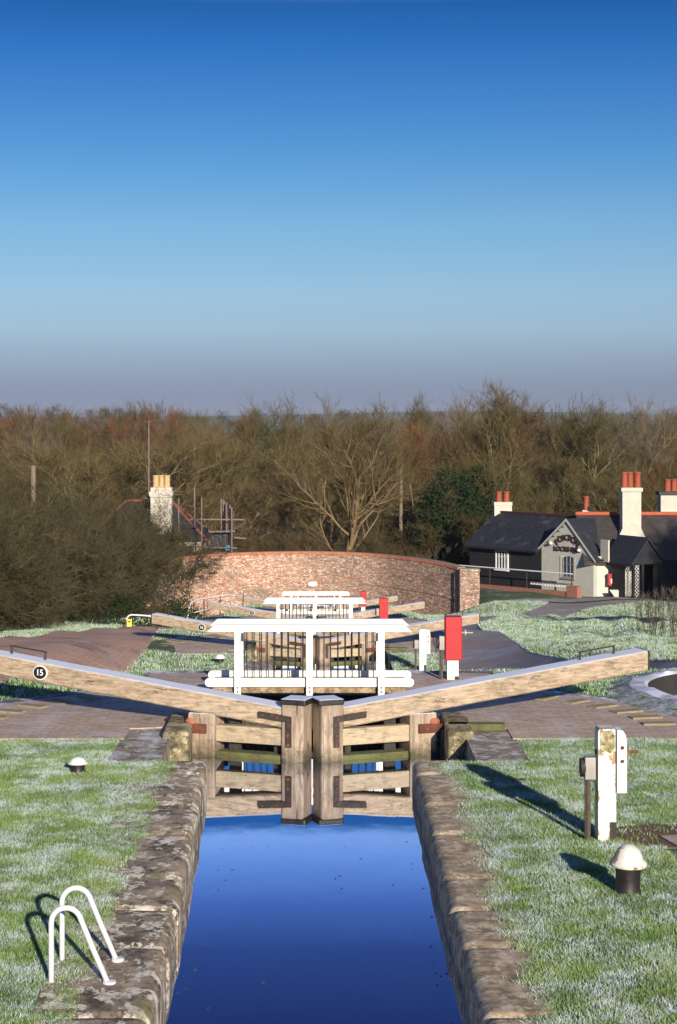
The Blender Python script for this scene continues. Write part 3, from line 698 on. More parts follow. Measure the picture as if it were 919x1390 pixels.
railing('railing', (pr[0][0], Yr - 2, pr[0][2]), 'long white curved railing climbing left of the footbridges against the brick bridge', pr,
        [(at(x, 0, yy)[0], yy, at(0, 850, yy)[2], at(0, q, yy)[2]) for x, yy, q in ((263, Yr - 1, 816), (277, Yr, 812), (299, Yr + 1, 808.7), (330, Yr + 2, 805.5))], .035, low=[at(262, 832, Yr - 1), at(277, 828, Yr), at(299, 824, Yr + 1)])

# ------------------------------------------------------------------ brick bridge: curved parapet
ctrl = [(205, 768, 100.5), (222, 760, 103.5), (250, 755.5, 106.5), (290, 752, 109), (330, 750, 110.5), (380, 748.8, 111.3), (430, 748.6, 111.5), (480, 750, 111), (520, 753, 110), (560, 757.5, 108), (590, 762, 106.4), (610, 766.5, 105.3), (622, 770, 104.5)]
def spline(c, n=8):
    out = []
    for i in range(len(c) - 1):
        p0, p1, p2, p3 = [np.array(c[min(max(j, 0), len(c) - 1)], float) for j in (i - 1, i, i + 1, i + 2)]
        for q in range(n):
            t = q / n; out.append(.5 * (2 * p1 + (p2 - p0) * t + (2 * p0 - 5 * p1 + 4 * p2 - p3) * t * t + (3 * p1 - p0 - 3 * p2 + p3) * t ** 3))
    out.append(np.array(c[-1], float)); return out
pts = [at(p[0], p[1], p[2]) for p in spline(ctrl)]
br = empty('canal_bridge', (0, 111.5, -8.8), 'long curved red brick bridge parapet across the foot of the lock flight', 'bridge')
def sweep(name, m_, z_lo, z_hi, y_out, y_in, par, both=True):
    """z_lo, z_hi relative to the top of the wall (or a number under -50 for the ground)"""
    m = MB(); V = []; F = []; UV = {}; s_ = 0; n = 4
    for i, p in enumerate(pts):
        a, b = pts[max(i - 1, 0)], pts[min(i + 1, len(pts) - 1)]
        d = Vector((b[0] - a[0], b[1] - a[1], 0)).normalized(); nn = Vector((d.y, -d.x, 0))
        if i: s_ += math.hypot(p[0] - pts[i - 1][0], p[1] - pts[i - 1][1])
        hi = p[2] + z_hi; lo = -10.2 if z_lo < -50 else p[2] + z_lo
        for (o_, z) in ((y_out, lo), (y_out, hi), (y_in, hi), (y_in, lo)):
            UV[len(V)] = (s_, z if z_lo < -50 else (z - p[2])); V.append((p[0] + nn.x * o_, p[1] + nn.y * o_, z))
    for i in range(len(pts) - 1):
        for j in range(4): F.append((i * n + j, i * n + (j + 1) % n, (i + 1) * n + (j + 1) % n, (i + 1) * n + j))
    F += [(0, 1, 2, 3), tuple(len(V) - 4 + j for j in range(4))[::-1]]
    m.add(V, F); m.uv = UV; return m.build(name, m_, par, True)
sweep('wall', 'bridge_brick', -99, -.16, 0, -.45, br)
sweep('coping', 'bridge_coping', -.16, .0, .05, -.5, br)
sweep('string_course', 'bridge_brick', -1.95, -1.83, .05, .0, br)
# end pier
pe = at(624, 772, 104.2); px1 = at(650, 772, 104.2)[0]
m = MB(); z1 = pe[2]; V = []
prof = [(pe[0], -10), (pe[0], z1 - .16), (px1 + .02, z1 - .16), (px1 + .04, z1 - 1.2), (px1 - .0, z1 - 2.0), (px1 - .15, -10)]
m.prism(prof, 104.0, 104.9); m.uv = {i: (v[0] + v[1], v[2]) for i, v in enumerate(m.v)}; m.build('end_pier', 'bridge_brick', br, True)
m = MB(); m.box(pe[0] - .02, px1 + .06, 103.96, 104.94, z1 - .16, z1, .02); m.build('pier_cap', 'flagstone', br, True)
m = MB(); m.tube([(pe[0] - .05, 103.93, z1 + .0), (pe[0] - .05, 103.93, -8.6)], .05, 8); m.build('drain_pipe', 'black', br, True)
# small oval plate and the roadway behind
p = at(424.5, 793, 111.3); m = MB(); m.lathe([(.02, -.03), (.30, -.03), (.30, .03), (.02, .03)], 0, 0, 20)
m.v = [(v[0] + p[0], 111.34 + v[2] + .05, v[1] * .5 + p[2]) for v in m.v]; pl = m.build('oval_plate', 'white_paint', br, True)
# ------------------------------------------------------------------ the inn on the right
G0 = -6.9
inn = empty('inn_building', (16.1, 106, G0), 'long low slate-roofed inn with a grey gable, black boarded wing and red ridge tiles', 'building', rz=R(-50))
def P(name, mb, m, par=inn, world=False, smooth=False): return mb.build(name, m, par, world, smooth)
m = MB(); m.box(-10.28, -4.1, .02, 5, -.6, 2.62); wg = P('boarded_wall', m, 'black_boards')
def roof(name, x0, x1, y0, y1, ze, zr, m_, par, world=False, th=.10, ov=.28, hip=0):
    ym = (y0 + y1) / 2; sl = (zr - ze) / (ym - y0); m = MB()
    a, b = y0 - ov, y1 + ov; za = ze - sl * ov
    poly = [(a, za), (ym, zr), (b, za), (b, za - th), (ym, zr - th), (a, za - th)]
    vs = [(x, y, z) for x in (x0, x1) for y, z in poly]
    m.add(vs, [(0, 1, 2, 3, 4, 5), (11, 10, 9, 8, 7, 6)] + [(i, i + 6, (i + 1) % 6 + 6, (i + 1) % 6) for i in range(6)])
    return m.build(name, m_, par, world)
roof('roof', -10.5, -4.16, 0, 5, 2.62, 4.42, 'slate_dark', inn)
roof('roof', -4.159, -2.2, .12, 4.88, 2.70, 4.415, 'slate_dark', inn, ov=0)
m = MB(); m.box(-10.55, -3.0, 2.40, 2.60, 4.36, 4.50, .03); P('ridge_tiles', m, 'sign_brown')
m = MB(); m.box(-10.4, -4.2, -.38, -.28, 2.28, 2.38, .01); P('gutter', m, 'black')
# gabled cottage
m = MB(); m.prism([(-4.12, -.6), (-4.12, 2.62), (-2.06, 4.32), (0, 2.2), (0, -.6)], 0, 5.5); P('gable_wall', m, 'render_grey')
m = MB(); poly = [(-4.34, 2.55), (-2.06, 4.44), (.22, 2.10), (.22, 1.99), (-2.06, 4.32), (-4.34, 2.45)]
m.prism(poly, -.10, 7.5); P('roof', m, 'slate_dark')
m = MB(); m.prism([(-4.36, 2.52), (-2.06, 4.45), (.24, 2.07), (.24, 1.95), (-2.06, 4.30), (-4.36, 2.40)], -.13, -.102); P('verge_board', m, 'render_grey')
rngp = random.Random(3)
m = MB()
for q, (u, v) in enumerate(((-3.6, 2.98), (-3.15, 3.33), (-2.75, 3.66), (-2.4, 3.93), (-1.75, 3.93), (-1.45, 3.6), (-1.7, 3.35), (-2.75, 3.35))):
    m.box(u - .07, u + .07, -.03, .01, v - .03, v + .03)
P('wall_ties', m, 'sign_brown')
def window(x0, x1, z0, z1, arch, frame_m, nb, par=inn, deep=.16):
    m = MB()
    if arch:
        pts_ = [(x0, z0), (x0, z1)] + [(x0 + (x1 - x0) * i / 8, z1 + .10 * math.sin(math.pi * i / 8)) for i in range(1, 8)] + [(x1, z1), (x1, z0)]
    else: pts_ = [(x0, z0), (x0, z1), (x1, z1), (x1, z0)]
    m.prism(pts_, -.02, .05); w = P('window', m, 'glass', par)
    m = MB(); t_ = .05
    for a in (x0, x1): m.box(a - t_, a + t_, -.06, .04, z0, z1 + .02)
    m.box(x0 - t_, x1 + t_, -.061, .041, z0 - t_, z0 + .03); 
    if not arch: m.box(x0 - t_, x1 + t_, -.061, .041, z1 - .03, z1 + t_)
    for i in range(1, nb): a = x0 + (x1 - x0) * i / nb; m.box(a - .028, a + .028, -.055, .04, z0 + .03, z1 + (.08 if arch else -.03))
    m.box(x0 + t_, x1 - t_, -.05, .035, (z0 + z1) / 2 - .015 + .2, (z0 + z1) / 2 + .015 + .2)
    m.build('frame', frame_m, w)
    m = MB(); m.box(x0 - .12, x1 + .12, -.12, .0, z0 - .13, z0 - .052, .01); m.build('sill', frame_m, w)
    return w
window(-7.9, -6.92, 1.12, 2.22, False, 'white_paint', 4)
w = window(-2.36, -1.5, .98, 2.12, True, 'steel_' if False else 'brass_steel', 3)
m = MB(); m.box(-2.56, -2.40, -.05, .02, .95, 2.2); m.build('sunlit_reveal', 'cream', w)  # sunlight on the left window jamb, put in as a pale strip
# sign lettering
def gsign(body, cx, cz, size, arch=0):
    if not arch:
        text('sign_lettering', body, size, 'sign_brown', inn, Matrix.Translation((cx, -.04, cz)) @ Matrix.Rotation(R(90), 4, 'X'), .03); return
    n = len(body)
    for i, ch in enumerate(body):
        a = R((i - (n - 1) / 2) * -17); r = 1.18
        text('sign_letter', ch, size, 'sign_brown', inn, Matrix.Translation((cx + r * math.sin(-a), -.04, cz - r + r * math.cos(a))) @ Matrix.Rotation(R(90), 4, 'X') @ Matrix.Rotation(a, 4, 'Z'), .03)
gsign('FOXTON', -2.04, 3.30, .50, 1); gsign('LOCKS INN', -2.04, 2.62, .40)
m = MB(); m.lathe([(.02, 0), (.10, .02), (.13, .12), (.02, .2)], -3.2, -.2, 10); m.v = [(x, y, z + 2.85) for x, y, z in m.v]; P('wall_lamp', m, 'white_paint')
m = MB(); m.lathe([(.02, 0), (.10, .02), (.13, .12), (.02, .2)], -.95, -.2, 10); m.v = [(x, y, z + 2.55) for x, y, z in m.v]; P('wall_lamp', m, 'white_paint')
m = MB(); m.box(-.62, -.2, -.03, .0, 1.75, 2.0, .004); P('wall_plaque', m, 'chimney_white')
# right hand range, square to the lawn
def PW(name, mb, m_, par=inn, smooth=False): return mb.build(name, m_, par, True, smooth)
m = MB(); m.prism([(16.0, G0 - .5), (16.0, G0 + 2.3), (17.05, G0 + 2.3), (17.05, G0 - .5)], 106.2, 112.5); PW('cream_wall', m, 'cream')
m = MB(); m.box(17.05, 17.6, 106.3, 106.55, G0 - .3, G0 + 2.2); PW('cream_wall', m, 'cream')
m = MB(); m.box(17.05, 27.5, 106.6, 112.6, G0 - .5, G0 + 2.25); PW('back_wall', m, 'black_boards')
roof('roof', 15.55, 28, 106.4, 112.4, G0 + 2.32, G0 + 4.62, 'slate_brown', inn, True, ov=.5)
for a, b in ((15.5, 18.05), (19.25, 28)):
    m = MB(); m.box(a, b, 109.26, 109.54, G0 + 4.55, G0 + 4.75, .04); PW('ridge_tiles', m, 'ridge_tile')
m = MB(); m.tube([(15.9, 106.0, G0 + 2.12), (19.3, 106.0, G0 + 2.10)], .05, 6); PW('gutter', m, 'black')
m = MB(); m.tube([(16.08, 106.1, G0 + 2.1), (16.08, 106.1, G0 - .2)], .04, 6); PW('down_pipe', m, 'black')
m = MB(); m.box(19.4, 28.5, 104.95, 105.03, G0 - .3, G0 + 2.12); PW('black_fence', m, 'black_fence')
m = MB(); m.box(19.4, 28.5, 104.9, 106.3, G0 + 2.14, G0 + 2.22); PW('lean_to_roof', m, 'slate_dark')
# porch
pr_ = empty('porch', (18.0, 106.3, G0), 'black timber lattice porch with a steep gable in front of the inn door', 'porch', rz=R(28))
def PP(name, mb, m_, par=pr_, smooth=False): return mb.build(name, m_, par, False, smooth)
m = MB(); m.prism([(-1.25, 2.05), (0, 3.55), (1.25, 2.05), (1.25, 1.92), (0, 3.40), (-1.25, 1.92)], -2.2, .6); PP('roof', m, 'slate_dark')
m = MB(); m.prism([(-1.12, 2.0), (0, 3.33), (1.12, 2.0)], -2.1, -2.0); PP('gable_boards', m, 'black_boards')
m = MB(); m.box(-1.30, -1.2, -.1, .65, 2.0, 3.3, .01); PP('lead_flashing', m, 'chimney_white')
for x in (-1.0, -.35, .95):
    m = MB(); m.box(x - .07, x + .07, -2.12, -1.98, -.3, 2.0); PP('post', m, 'black')
def lattice(x0, x1, y, z0, z1, ax='x'):
    m = MB(); s_ = .21; z = z0 - (x1 - x0)
    while z < z1:
        for dr in (1, -1):
            a, b = (x0, z), (x1, z + (x1 - x0)); 
            if dr < 0: a, b = (x1, z), (x0, z + (x1 - x0))
            # clip to the panel
            def clip(p, q, zc):
                t_ = (zc - p[1]) / (q[1] - p[1]); return (p[0] + (q[0] - p[0]) * t_, zc)
            if b[1] <= z0: continue
            if a[1] < z0: a = clip(a, b, z0)
            if b[1] > z1: b = clip(a, b, z1)
            if ax == 'x': m.tube([(a[0], y, a[1]), (b[0], y, b[1])], .019, 4)
            else: m.tube([(y, a[0], a[1]), (y, b[0], b[1])], .017, 4)
        z += s_
    return m
PP('lattice_panel', lattice(-.93, -.58, -2.05, .15, 1.95), 'white_paint')
PP('lattice_panel', lattice(-1.95, -1.30, -1.0, .15, 1.95, 'y'), 'white_paint')
m = MB(); m.box(-.25, .55, -.14, -.06, -.1, 1.95, .01); dr = PP('door', m, 'cream')
m = MB(); m.box(-1.03, -.97, -1.28, .0, -.2, 2.0); PP('side_panel', m, 'black')
m = MB(); m.tube([(.45, -.18, .9), (.45, -.15, 1.05)], .03, 6); PP('handle', m, 'iron', dr)
# letter box
t = empty('post_box', (17.15, 105.9, G0 + .62), 'red letter box on the cream wall left of the lattice porch', 'post box')
m = MB(); m.box(-.24, .20, -.16, .16, 0, .62, .04); m.box(-.26, .22, -.18, .18, .60, .70, .03); m.build('body', 'red_paint', t)
m = MB(); m.box(-.08, .02, -.172, -.158, .15, .42, .004); m.build('notice_plate', 'white_paint', t)
m = MB(); m.box(-.14, .10, -.175, -.158, .50, .53); m.build('slot', 'black', t)
# ramp wall and handrail
t = empty('ramp_wall', (16.1, 106, G0), 'low red brick wall of the ramp in front of the grey gable', 'wall', rz=R(-50))
m = MB(); m.prism([(-10.4, -.5), (-10.4, .16), (-5, .22), (-1.1, .25), (-1.1, -.5)], -1.25, -1.02); m.build('brickwork', 'red_brick', t)
m = MB(); m.box(-.95, -.1, -1.3, -.9, -.5, .62, .01); m.build('pier', 'red_brick', t)
m = MB()
for i in range(14): m.box(-4.2 + i * .22, -4.08 + i * .22, -.9, -.82, .45, .60 + i * .008)
m.build('white_edging', 'white_paint', t)
t = empty('handrail', (16.1, 106, G0), 'white topped handrail along the ramp of the inn', 'handrail', rz=R(-50))
m = MB(); m.tube([(-10.6, -1.0, 1.20), (-.75, -1.0, 1.30)], .04, 6); m.build('rail', 'white_paint', t)
m = MB(); m.tube([(-4.5, -1.0, .62), (-.75, -1.0, .70)], .025, 6); m.build('lower_rail', 'iron', t)
for x in (-7.5, -4.4, -.8): m = MB(); m.tube([(x, -1.0, 0), (x, -1.0, 1.25)], .035, 6); m.build('post', 'iron', t)
m = MB(); m.prism([(0, 0), (.45, -.62), (.95, -.62), (.5, 0)], -.03, .03); t = empty('a_board', (16.9, 105.2, G0 + .45), 'pale leaning board at the foot of the cream wall', 'board'); m.build('board', 'chimney_white', t)
# chimneys
def chimney(loc, w, d, h, pots, pr, ph, label, pm='terracotta', wm='chimney_white', capm=None, skirt=0, n='chimney_stack', par=None):
    t = empty(n, loc, label, 'chimney') if par is None else par
    o = Vector(loc) - (Vector(par.location) if par else Vector(loc))
    m = MB()
    if skirt: m.add([(-w / 2 - skirt, -d / 2 - skirt, 0), (w / 2 + skirt, -d / 2 - skirt, 0), (w / 2 + skirt, d / 2, 0), (-w / 2 - skirt, d / 2, 0), (-w / 2, -d / 2, .7), (w / 2, -d / 2, .7), (w / 2, d / 2, .7), (-w / 2, d / 2, .7)], [(0, 1, 5, 4), (1, 2, 6, 5), (2, 3, 7, 6), (3, 0, 4, 7)])
    m.box(-w / 2, w / 2, -d / 2, d / 2, -1.2, h - .3, .02)
    return t, m
def chim(X, Y, w, d, ztop, zbot, pots, pr, ph, pm='terracotta', band=None, par=inn, skirt=0, dip=1.15):
    m = MB(); m.box(X - w / 2, X + w / 2, Y - d / 2, Y + d / 2, zbot, ztop - .22, .02)
    if skirt: m.prism([(X - w / 2 - skirt, zbot + .2), (X - w / 2 + .02, zbot + 1.0), (X + w / 2 - .02, zbot + 1.0), (X + w / 2 + skirt, zbot + .2)], Y - d / 2 - .02, Y + .2)
    ch = m.build('chimney', 'chimney_white', par, True)
    m = MB(); m.box(X - w / 2 * dip, X + w / 2 * dip, Y - d / 2 * dip, Y + d / 2 * dip, ztop - .24, ztop, .03); c_ = m.build('chimney_cap', band or 'chimney_white', ch); 
    c_.data.transform(Matrix.Identity(4))
    inv = Matrix.Rotation(-par.rotation_euler.z, 4, 'Z') @ Matrix.Translation(-Vector(par.location)); c_.data.transform(inv)
    for i, px in enumerate(pots):
        m = MB(); m.lathe([(pr * 1.1, 0), (pr, .08), (pr * .92, ph * .85), (pr * 1.08, ph * .88), (pr * 1.08, ph), (pr * .7, ph)], X + px, Y + (.12 if i % 2 else -.12), 14)
        m.v = [(x, y, z + ztop) for x, y, z in m.v]; q = m.build('chimney_pot', pm, ch, smooth=True); q.data.transform(inv)
    return ch
chim(18.6, 108.0, 1.12, 1.05, -.62, -4.0, (-.38, 0, .40), .19, .92, skirt=.35)
chim(11.75, 115.6, 1.12, .9, -1.85, -5.5, (-.24, .26), .19, .66, dip=1.05)
chim(16.6, 112.4, .45, .45, -2.2, -4.5, (0,), .17, .85)
chim(22.3, 114.0, 1.7, 1.0, -1.1, -6, (-.35, .1, .5), .2, .75, band='black')

# ------------------------------------------------------------------ house behind the bridge on the left
hs = empty('white_house', (-11, 119, -9.4), 'white house with hipped dark roof and tall white chimney half hidden behind the left hedge', 'house')
m = MB(); m.box(-14.6, -7.5, 116.3, 121.7, -9.6, -4.25); m.build('wall', 'chimney_white', hs, True)
e0, e1, f0, f1, ze, zr = -15, -7.1, 115.9, 122.1, -4.35, -1.95
m = MB(); m.add([(e0, f0, ze), (e1, f0, ze), (e1, f1, ze), (e0, f1, ze), (-12.6, 119, zr), (-9.7, 119, zr)], [(0, 1, 5, 4), (1, 2, 5), (2, 3, 4, 5), (3, 0, 4), (0, 3, 2, 1)]); m.build('roof', 'slate_dark', hs, True)
for a, b in (((e1, f0, ze), (-9.7, 119, zr)), ((e1, f1, ze), (-9.7, 119, zr)), ((-9.7, 119, zr), (-12.6, 119, zr)), ((e0, f0, ze), (-12.6, 119, zr))):
    m = MB(); m.tube([a, b], .09, 6); m.build('hip_tiles', 'brown_tile', hs, True)
m = MB(); m.box(-9.2, -8.1, 116.22, 116.29, -5.7, -4.75); w = m.build('window', 'glass', hs, True)
chim(-10.1, 116.9, 1.36, 1.0, -.98, -6, (-.36, .0, .36), .2, .78, 'buff_pot', par=hs, dip=1.0)
m = MB(); m.prism([(-10.1 - .68, -1.6), (-10.1 - .76, -1.45), (-10.1 - .76, -1.25), (-10.1 + .76, -1.25), (-10.1 + .76, -1.45), (-10.1 + .68, -1.6)], 116.3, 117.45); m.build('chimney_shoulder', 'chimney_white', hs, True)
sc = empty('scaffold', (-7, 114.6, -9.5), 'tube scaffold with purple-grey poles and dark sheeting beside the white house', 'scaffold')
for (x, y0_, Y) in ((243, 676, 114.5), (264, 662, 117), (274, 675, 114.5), (300, 677, 117.5), (302.5, 678, 116.5), (305.5, 680, 115.8), (308.5, 682, 115.2), (311.5, 685, 114.7), (315, 688, 114.2)):
    p = at(x, y0_, Y); m = MB(); m.tube([(p[0], Y, -9.5), (p[0] + rngp.uniform(-.05, .05), Y, p[2])], .045, 6); m.build('pole', 'scaffold_pole', sc, True)
for (xa, ya, xb, yb) in ((258, 705, 332, 705.5), (283, 722, 319, 721), (280, 751, 323, 750), (244, 742, 322, 744), (318, 730, 334, 731)):
    p, q = at(xa, ya, 114.4), at(xb, yb, 114.4); m = MB(); m.tube([p, q], .05, 6); m.build('ledger', 'scaffold_pole', sc, True)
a, b = at(285, 723, 115), at(315, 749, 115); m = MB(); V = []; F = []
for i in range(9):
    for j in range(7): V.append((a[0] + (b[0] - a[0]) * i / 8, 115 + .12 * math.sin(i * 1.9 + j), a[2] + (b[2] - a[2]) * j / 6))
for i in range(8):
    for j in range(6): F.append((i * 7 + j, i * 7 + 7 + j, i * 7 + 8 + j, i * 7 + 1 + j))
m.add(V, F); m.build('sheeting', 'tarpaulin', sc, True)
p = at(309, 744, 114.2); t = empty('tub', (p[0], 114.7, p[2] - .2), 'small blue tub standing on the scaffold platform', 'tub'); m = MB(); m.lathe([(.2, 0), (.26, .35), (.28, .36), (.22, .34)], 0, 0, 12); m.build('body', 'blue_tub', t)
m = MB(); m.tube([(.27, 0, .33), (.15, 0, .5), (-.15, 0, .5), (-.27, 0, .33)], .012, 5); m.build('handle', 'iron', t)

# ------------------------------------------------------------------ poles
def pole(px, py, Y, r, label, stay=False, zb=-10):
    p = at(px, py, Y); t = empty('telegraph_pole', (p[0], Y, zb), label, 'pole')
    m = MB(); m.tube([(p[0], Y, zb), (p[0] + .05, Y, p[2])], [r, r * .85], 8); m.build('shaft', 'pole_wood', t, True)
    m = MB()
    for z in (.3, .5, .7): m.tube([(p[0] - .16, Y, p[2] - z), (p[0] + .2, Y, p[2] - z)], .03, 5)
    m.build('steps', 'iron', t, True)
    if stay: q = at(568, 742, Y); s_ = at(557, 657, Y); m = MB(); m.tube([s_, q], .035, 5); m.build('stay_pole', 'pole_wood', t, True)
pole(543.5, 635, 128, .14, 'plain wooden telegraph pole standing behind the brick bridge, right of the central tree', True)
pole(44, 632, 95, .15, 'short wooden pole top rising out of the hedge at far left')
p = at(202, 572, 122); t = empty('aerial_mast', (p[0], 122, -8), 'thin tall mast beside the white chimney', 'mast'); m = MB(); m.tube([(0, 0, 0), (0, 0, p[2] + 8)], [.06, .04], 6); m.build('shaft', 'scaffold_pole', t)
m = MB(); m.tube([(-.3, 0, p[2] + 8), (.3, 0, p[2] + 8.03)], .02, 4); m.build('cross_piece', 'scaffold_pole', t)

# ------------------------------------------------------------------ trees
def gen_tree(seed, H=14, stems=1, clear=.22, spread=.42, n1=15, n2=7, n3=6, ntw=13, r0=.22, tw_w=.0085, tw_l=.85, br3=.011, up=.25, ang=(28, 62), wob=.16, fork=None):
    rg = random.Random(seed); W = MB(); tp = []; td = []
    def rv(): return Vector((rg.gauss(0, 1), rg.gauss(0, 1), rg.gauss(0, 1)))
    def branch(p, d, L, r, lvl, nseg, sides):
        pts_ = [p.copy()]; rs = [r]; ds = []
        d = d.normalized()
        for i in range(nseg):
            d = (d + rv() * wob * (1 if lvl else .45) + Vector((0, 0, 1)) * up * (.25 if lvl else .1)).normalized()
            p = p + d * (L / nseg); pts_.append(p.copy()); rs.append(max(r * (1 - .75 * (i + 1) / nseg), .004)); ds.append(d.copy())
        W.tube(pts_, rs, sides, cap=False)
        return pts_, rs, ds
    def kid(d, a):
        ax = d.cross(rv()); ax.normalize(); return (Matrix.Rotation(a, 3, ax) @ d)
    for s_ in range(stems):
        if stems == 1: p0, d0 = Vector((0, 0, -.3)), Vector((rg.gauss(0, .05), rg.gauss(0, .05), 1))
        else:
            a = 2 * math.pi * s_ / stems + rg.uniform(-.3, .3); p0 = Vector((math.cos(a) * .25, math.sin(a) * .25, -.2)); tl = rg.uniform(.15, .55); d0 = Vector((math.cos(a) * tl, math.sin(a) * tl, 1))
        Ls = H * (rg.uniform(.70, .80) if stems == 1 else rg.uniform(.58, .82)); rs0 = r0 / (1 if stems == 1 else 1.8)
        P0, R0, D0 = branch(p0, d0, Ls, rs0, 0, 9, 7)
        k1 = max(4, int(n1 / (stems ** .6)))
        for i in range(k1):
            t = clear + (1 - clear) * ((i + rg.random()) / k1) ** .9; t = min(t, .98); q = t * 9; j = int(q); fr = q - j
            p = P0[j].lerp(P0[min(j + 1, 9)], fr); r = R0[j] * .62
            tt_ = (t - clear) / (1 - clear); L1 = H * spread * (.72 + .45 * math.sin(math.pi * (tt_ * .8 + .1)) - .25 * tt_) * rg.uniform(.75, 1.15)
            P1, R1, D1 = branch(p, kid(D0[min(j, 8)], R(rg.uniform(*ang) * (1.15 - .5 * tt_))), L1, min(r, .09 * H / 14 + .02), 1, 6, 5)
            for a in range(n2):
                t = .2 + .8 * (a + rg.random()) / n2; q = min(t, .98) * 6; j = int(q)
                P2, R2, D2 = branch(P1[j].lerp(P1[j + 1], q - j), kid(D1[min(j, 5)], R(rg.uniform(25, 60))), L1 * rg.uniform(.28, .5), R1[j] * .6 + .004, 2, 4, 4)
                for b in range(n3):
                    t = .15 + .85 * (b + rg.random()) / n3; q = min(t, .98) * 4; j = int(q)
                    P3, R3, D3 = branch(P2[j].lerp(P2[j + 1], q - j), kid(D2[min(j, 3)], R(rg.uniform(20, 55))), L1 * rg.uniform(.16, .30), br3, 3, 2, 3)
                    for c in range(ntw):
                        q = rg.random() * 1.98; j = int(q); tp.append(P3[j].lerp(P3[j + 1], q - j)); td.append((D3[min(j, 1)] + rv() * .38 + Vector((0, 0, .22))).normalized())
    tp = np.array([tuple(x) for x in tp]); td = np.array([tuple(x) for x in td]); n = len(tp)
    rr = np.random.default_rng(seed); L = tw_l * rr.uniform(.4, 1.2, n)[:, None]; w = np.cross(td, rr.normal(size=(n, 3))); w /= np.linalg.norm(w, axis=1)[:, None]; w *= tw_w
    mid = tp + td * L * .5 + rr.normal(size=(n, 3)) * .05
    tip = tp + td * L + rr.normal(size=(n, 3)) * .03
    V = np.stack([tp - w, tp + w, mid + w * .7, mid - w * .7, tip + w * .25, tip - w * .25], 1).reshape(-1, 3)
    i_ = np.arange(n)[:, None] * 6; F = np.concatenate([i_ + [0, 1, 2, 3], i_ + [3, 2, 4, 5]], 1).reshape(-1, 4)
    V = V - np.array([0, 0, 0])
    me_t = bpy.data.meshes.new('trunk'); me_t.from_pydata([tuple(v) for v in W.v], [], W.f)
    for p in me_t.polygons: p.use_smooth = True
    return me_t, V, F
def qmesh(name, V, F):
    me = bpy.data.meshes.new(name); V = np.asarray(V, np.float32); F = np.asarray(F, np.int32); k = F.shape[1]
    me.vertices.add(len(V)); me.vertices.foreach_set('co', V.ravel()); me.loops.add(F.size); me.loops.foreach_set('vertex_index', F.ravel())
    me.polygons.add(len(F)); me.polygons.foreach_set('loop_start', np.arange(0, F.size, k, dtype=np.int32)); me.update(calc_edges=True); return me
KIND = {}
def kind(key, bark, twig, **k):
    me_t, V, F = gen_tree(**k); me_c = qmesh('crown', V, F)
    me_t.materials.append(M[bark]); me_c.materials.append(M[twig]); KIND[key] = (me_t, me_c, float(np.percentile(V[:, 2], 99.7)), V, F)
kind('ash', 'bark_olive', 'twig_olive', seed=11, H=14)
kind('ash2', 'bark_olive', 'twig_olive', seed=12, H=14, spread=.36, up=.35, n1=17)
kind('brown', 'bark_brown', 'twig_brown', seed=13, H=14, spread=.40, n2=8)
kind('pale', 'bark_pale', 'twig_olive', seed=14, H=12, stems=5, clear=.3, spread=.28, n1=20, up=.3, r0=.26)
kind('willow', 'bark_olive', 'twig_orange', seed=15, H=12, stems=3, clear=.2, spread=.36, up=.5, tw_l=1.2, n1=16)
kind('central', 'bark_brown', 'twig_olive', seed=31, H=14, stems=1, clear=.30, spread=.44, n1=20, r0=.40, up=.5, n2=8, ang=(22, 58))
kind('fan', 'bark_olive', 'twig_grey', seed=18, H=14, clear=.12, spread=.46, up=.6, ang=(15, 42), n1=18)
kind('bush', 'bark_bush', 'twig_bush', seed=19, H=5, stems=7, clear=.08, spread=.50, n1=26, r0=.09, tw_l=.45, tw_w=.0055, br3=.007, up=.12, wob=.26, ang=(25, 80), ntw=14)
kind('bush2', 'bark_olive_light', 'twig_bush', seed=20, H=5, stems=6, clear=.1, spread=.55, n1=24, r0=.08, tw_l=.42, tw_w=.0055, br3=.007, up=.05, wob=.3, ang=(30, 85), ntw=14)
kind('scrub', 'bark_dark', 'twig_brown', seed=21, H=5.5, stems=6, clear=.05, spread=.48, n1=26, r0=.10, tw_l=.7, tw_w=.009, up=.2, ang=(20, 70), ntw=13)
kind('stems', 'bark_dark', 'twig_grey', seed=22, H=2.2, stems=9, clear=.2, spread=.22, n1=7, n2=2, n3=1, ntw=3, r0=.022, tw_l=.25, tw_w=.004, up=.8, ang=(8, 25), wob=.08)
def leaves(seed, blobs, n, size):
    rr = np.random.default_rng(seed); out = []
    for (x, y, z, r, rz_) in blobs:
        k = int(n * r * r); d = rr.normal(size=(k, 3)); d /= np.linalg.norm(d, axis=1)[:, None]
        lump = 1 + .25 * np.sin(d[:, 0] * 7 + x) * np.sin(d[:, 2] * 6 + y) + .15 * np.sin(d[:, 1] * 13)
        out.append(np.array([x, y, z]) + d * np.array([r, r, rz_]) * (lump * rr.uniform(.45, 1.05, k) ** .5)[:, None])
    c = np.concatenate(out); k = len(c); a = rr.normal(size=(k, 3)); a /= np.linalg.norm(a, axis=1)[:, None]; b = np.cross(a, rr.normal(size=(k, 3))); b /= np.linalg.norm(b, axis=1)[:, None]
    s_ = size * rr.uniform(.6, 1.3, k)[:, None]
    V = np.stack([c - a * s_, c + b * s_ * .6, c + a * s_, c - b * s_ * .6], 1).reshape(-1, 3); return V, np.arange(len(V)).reshape(-1, 4)
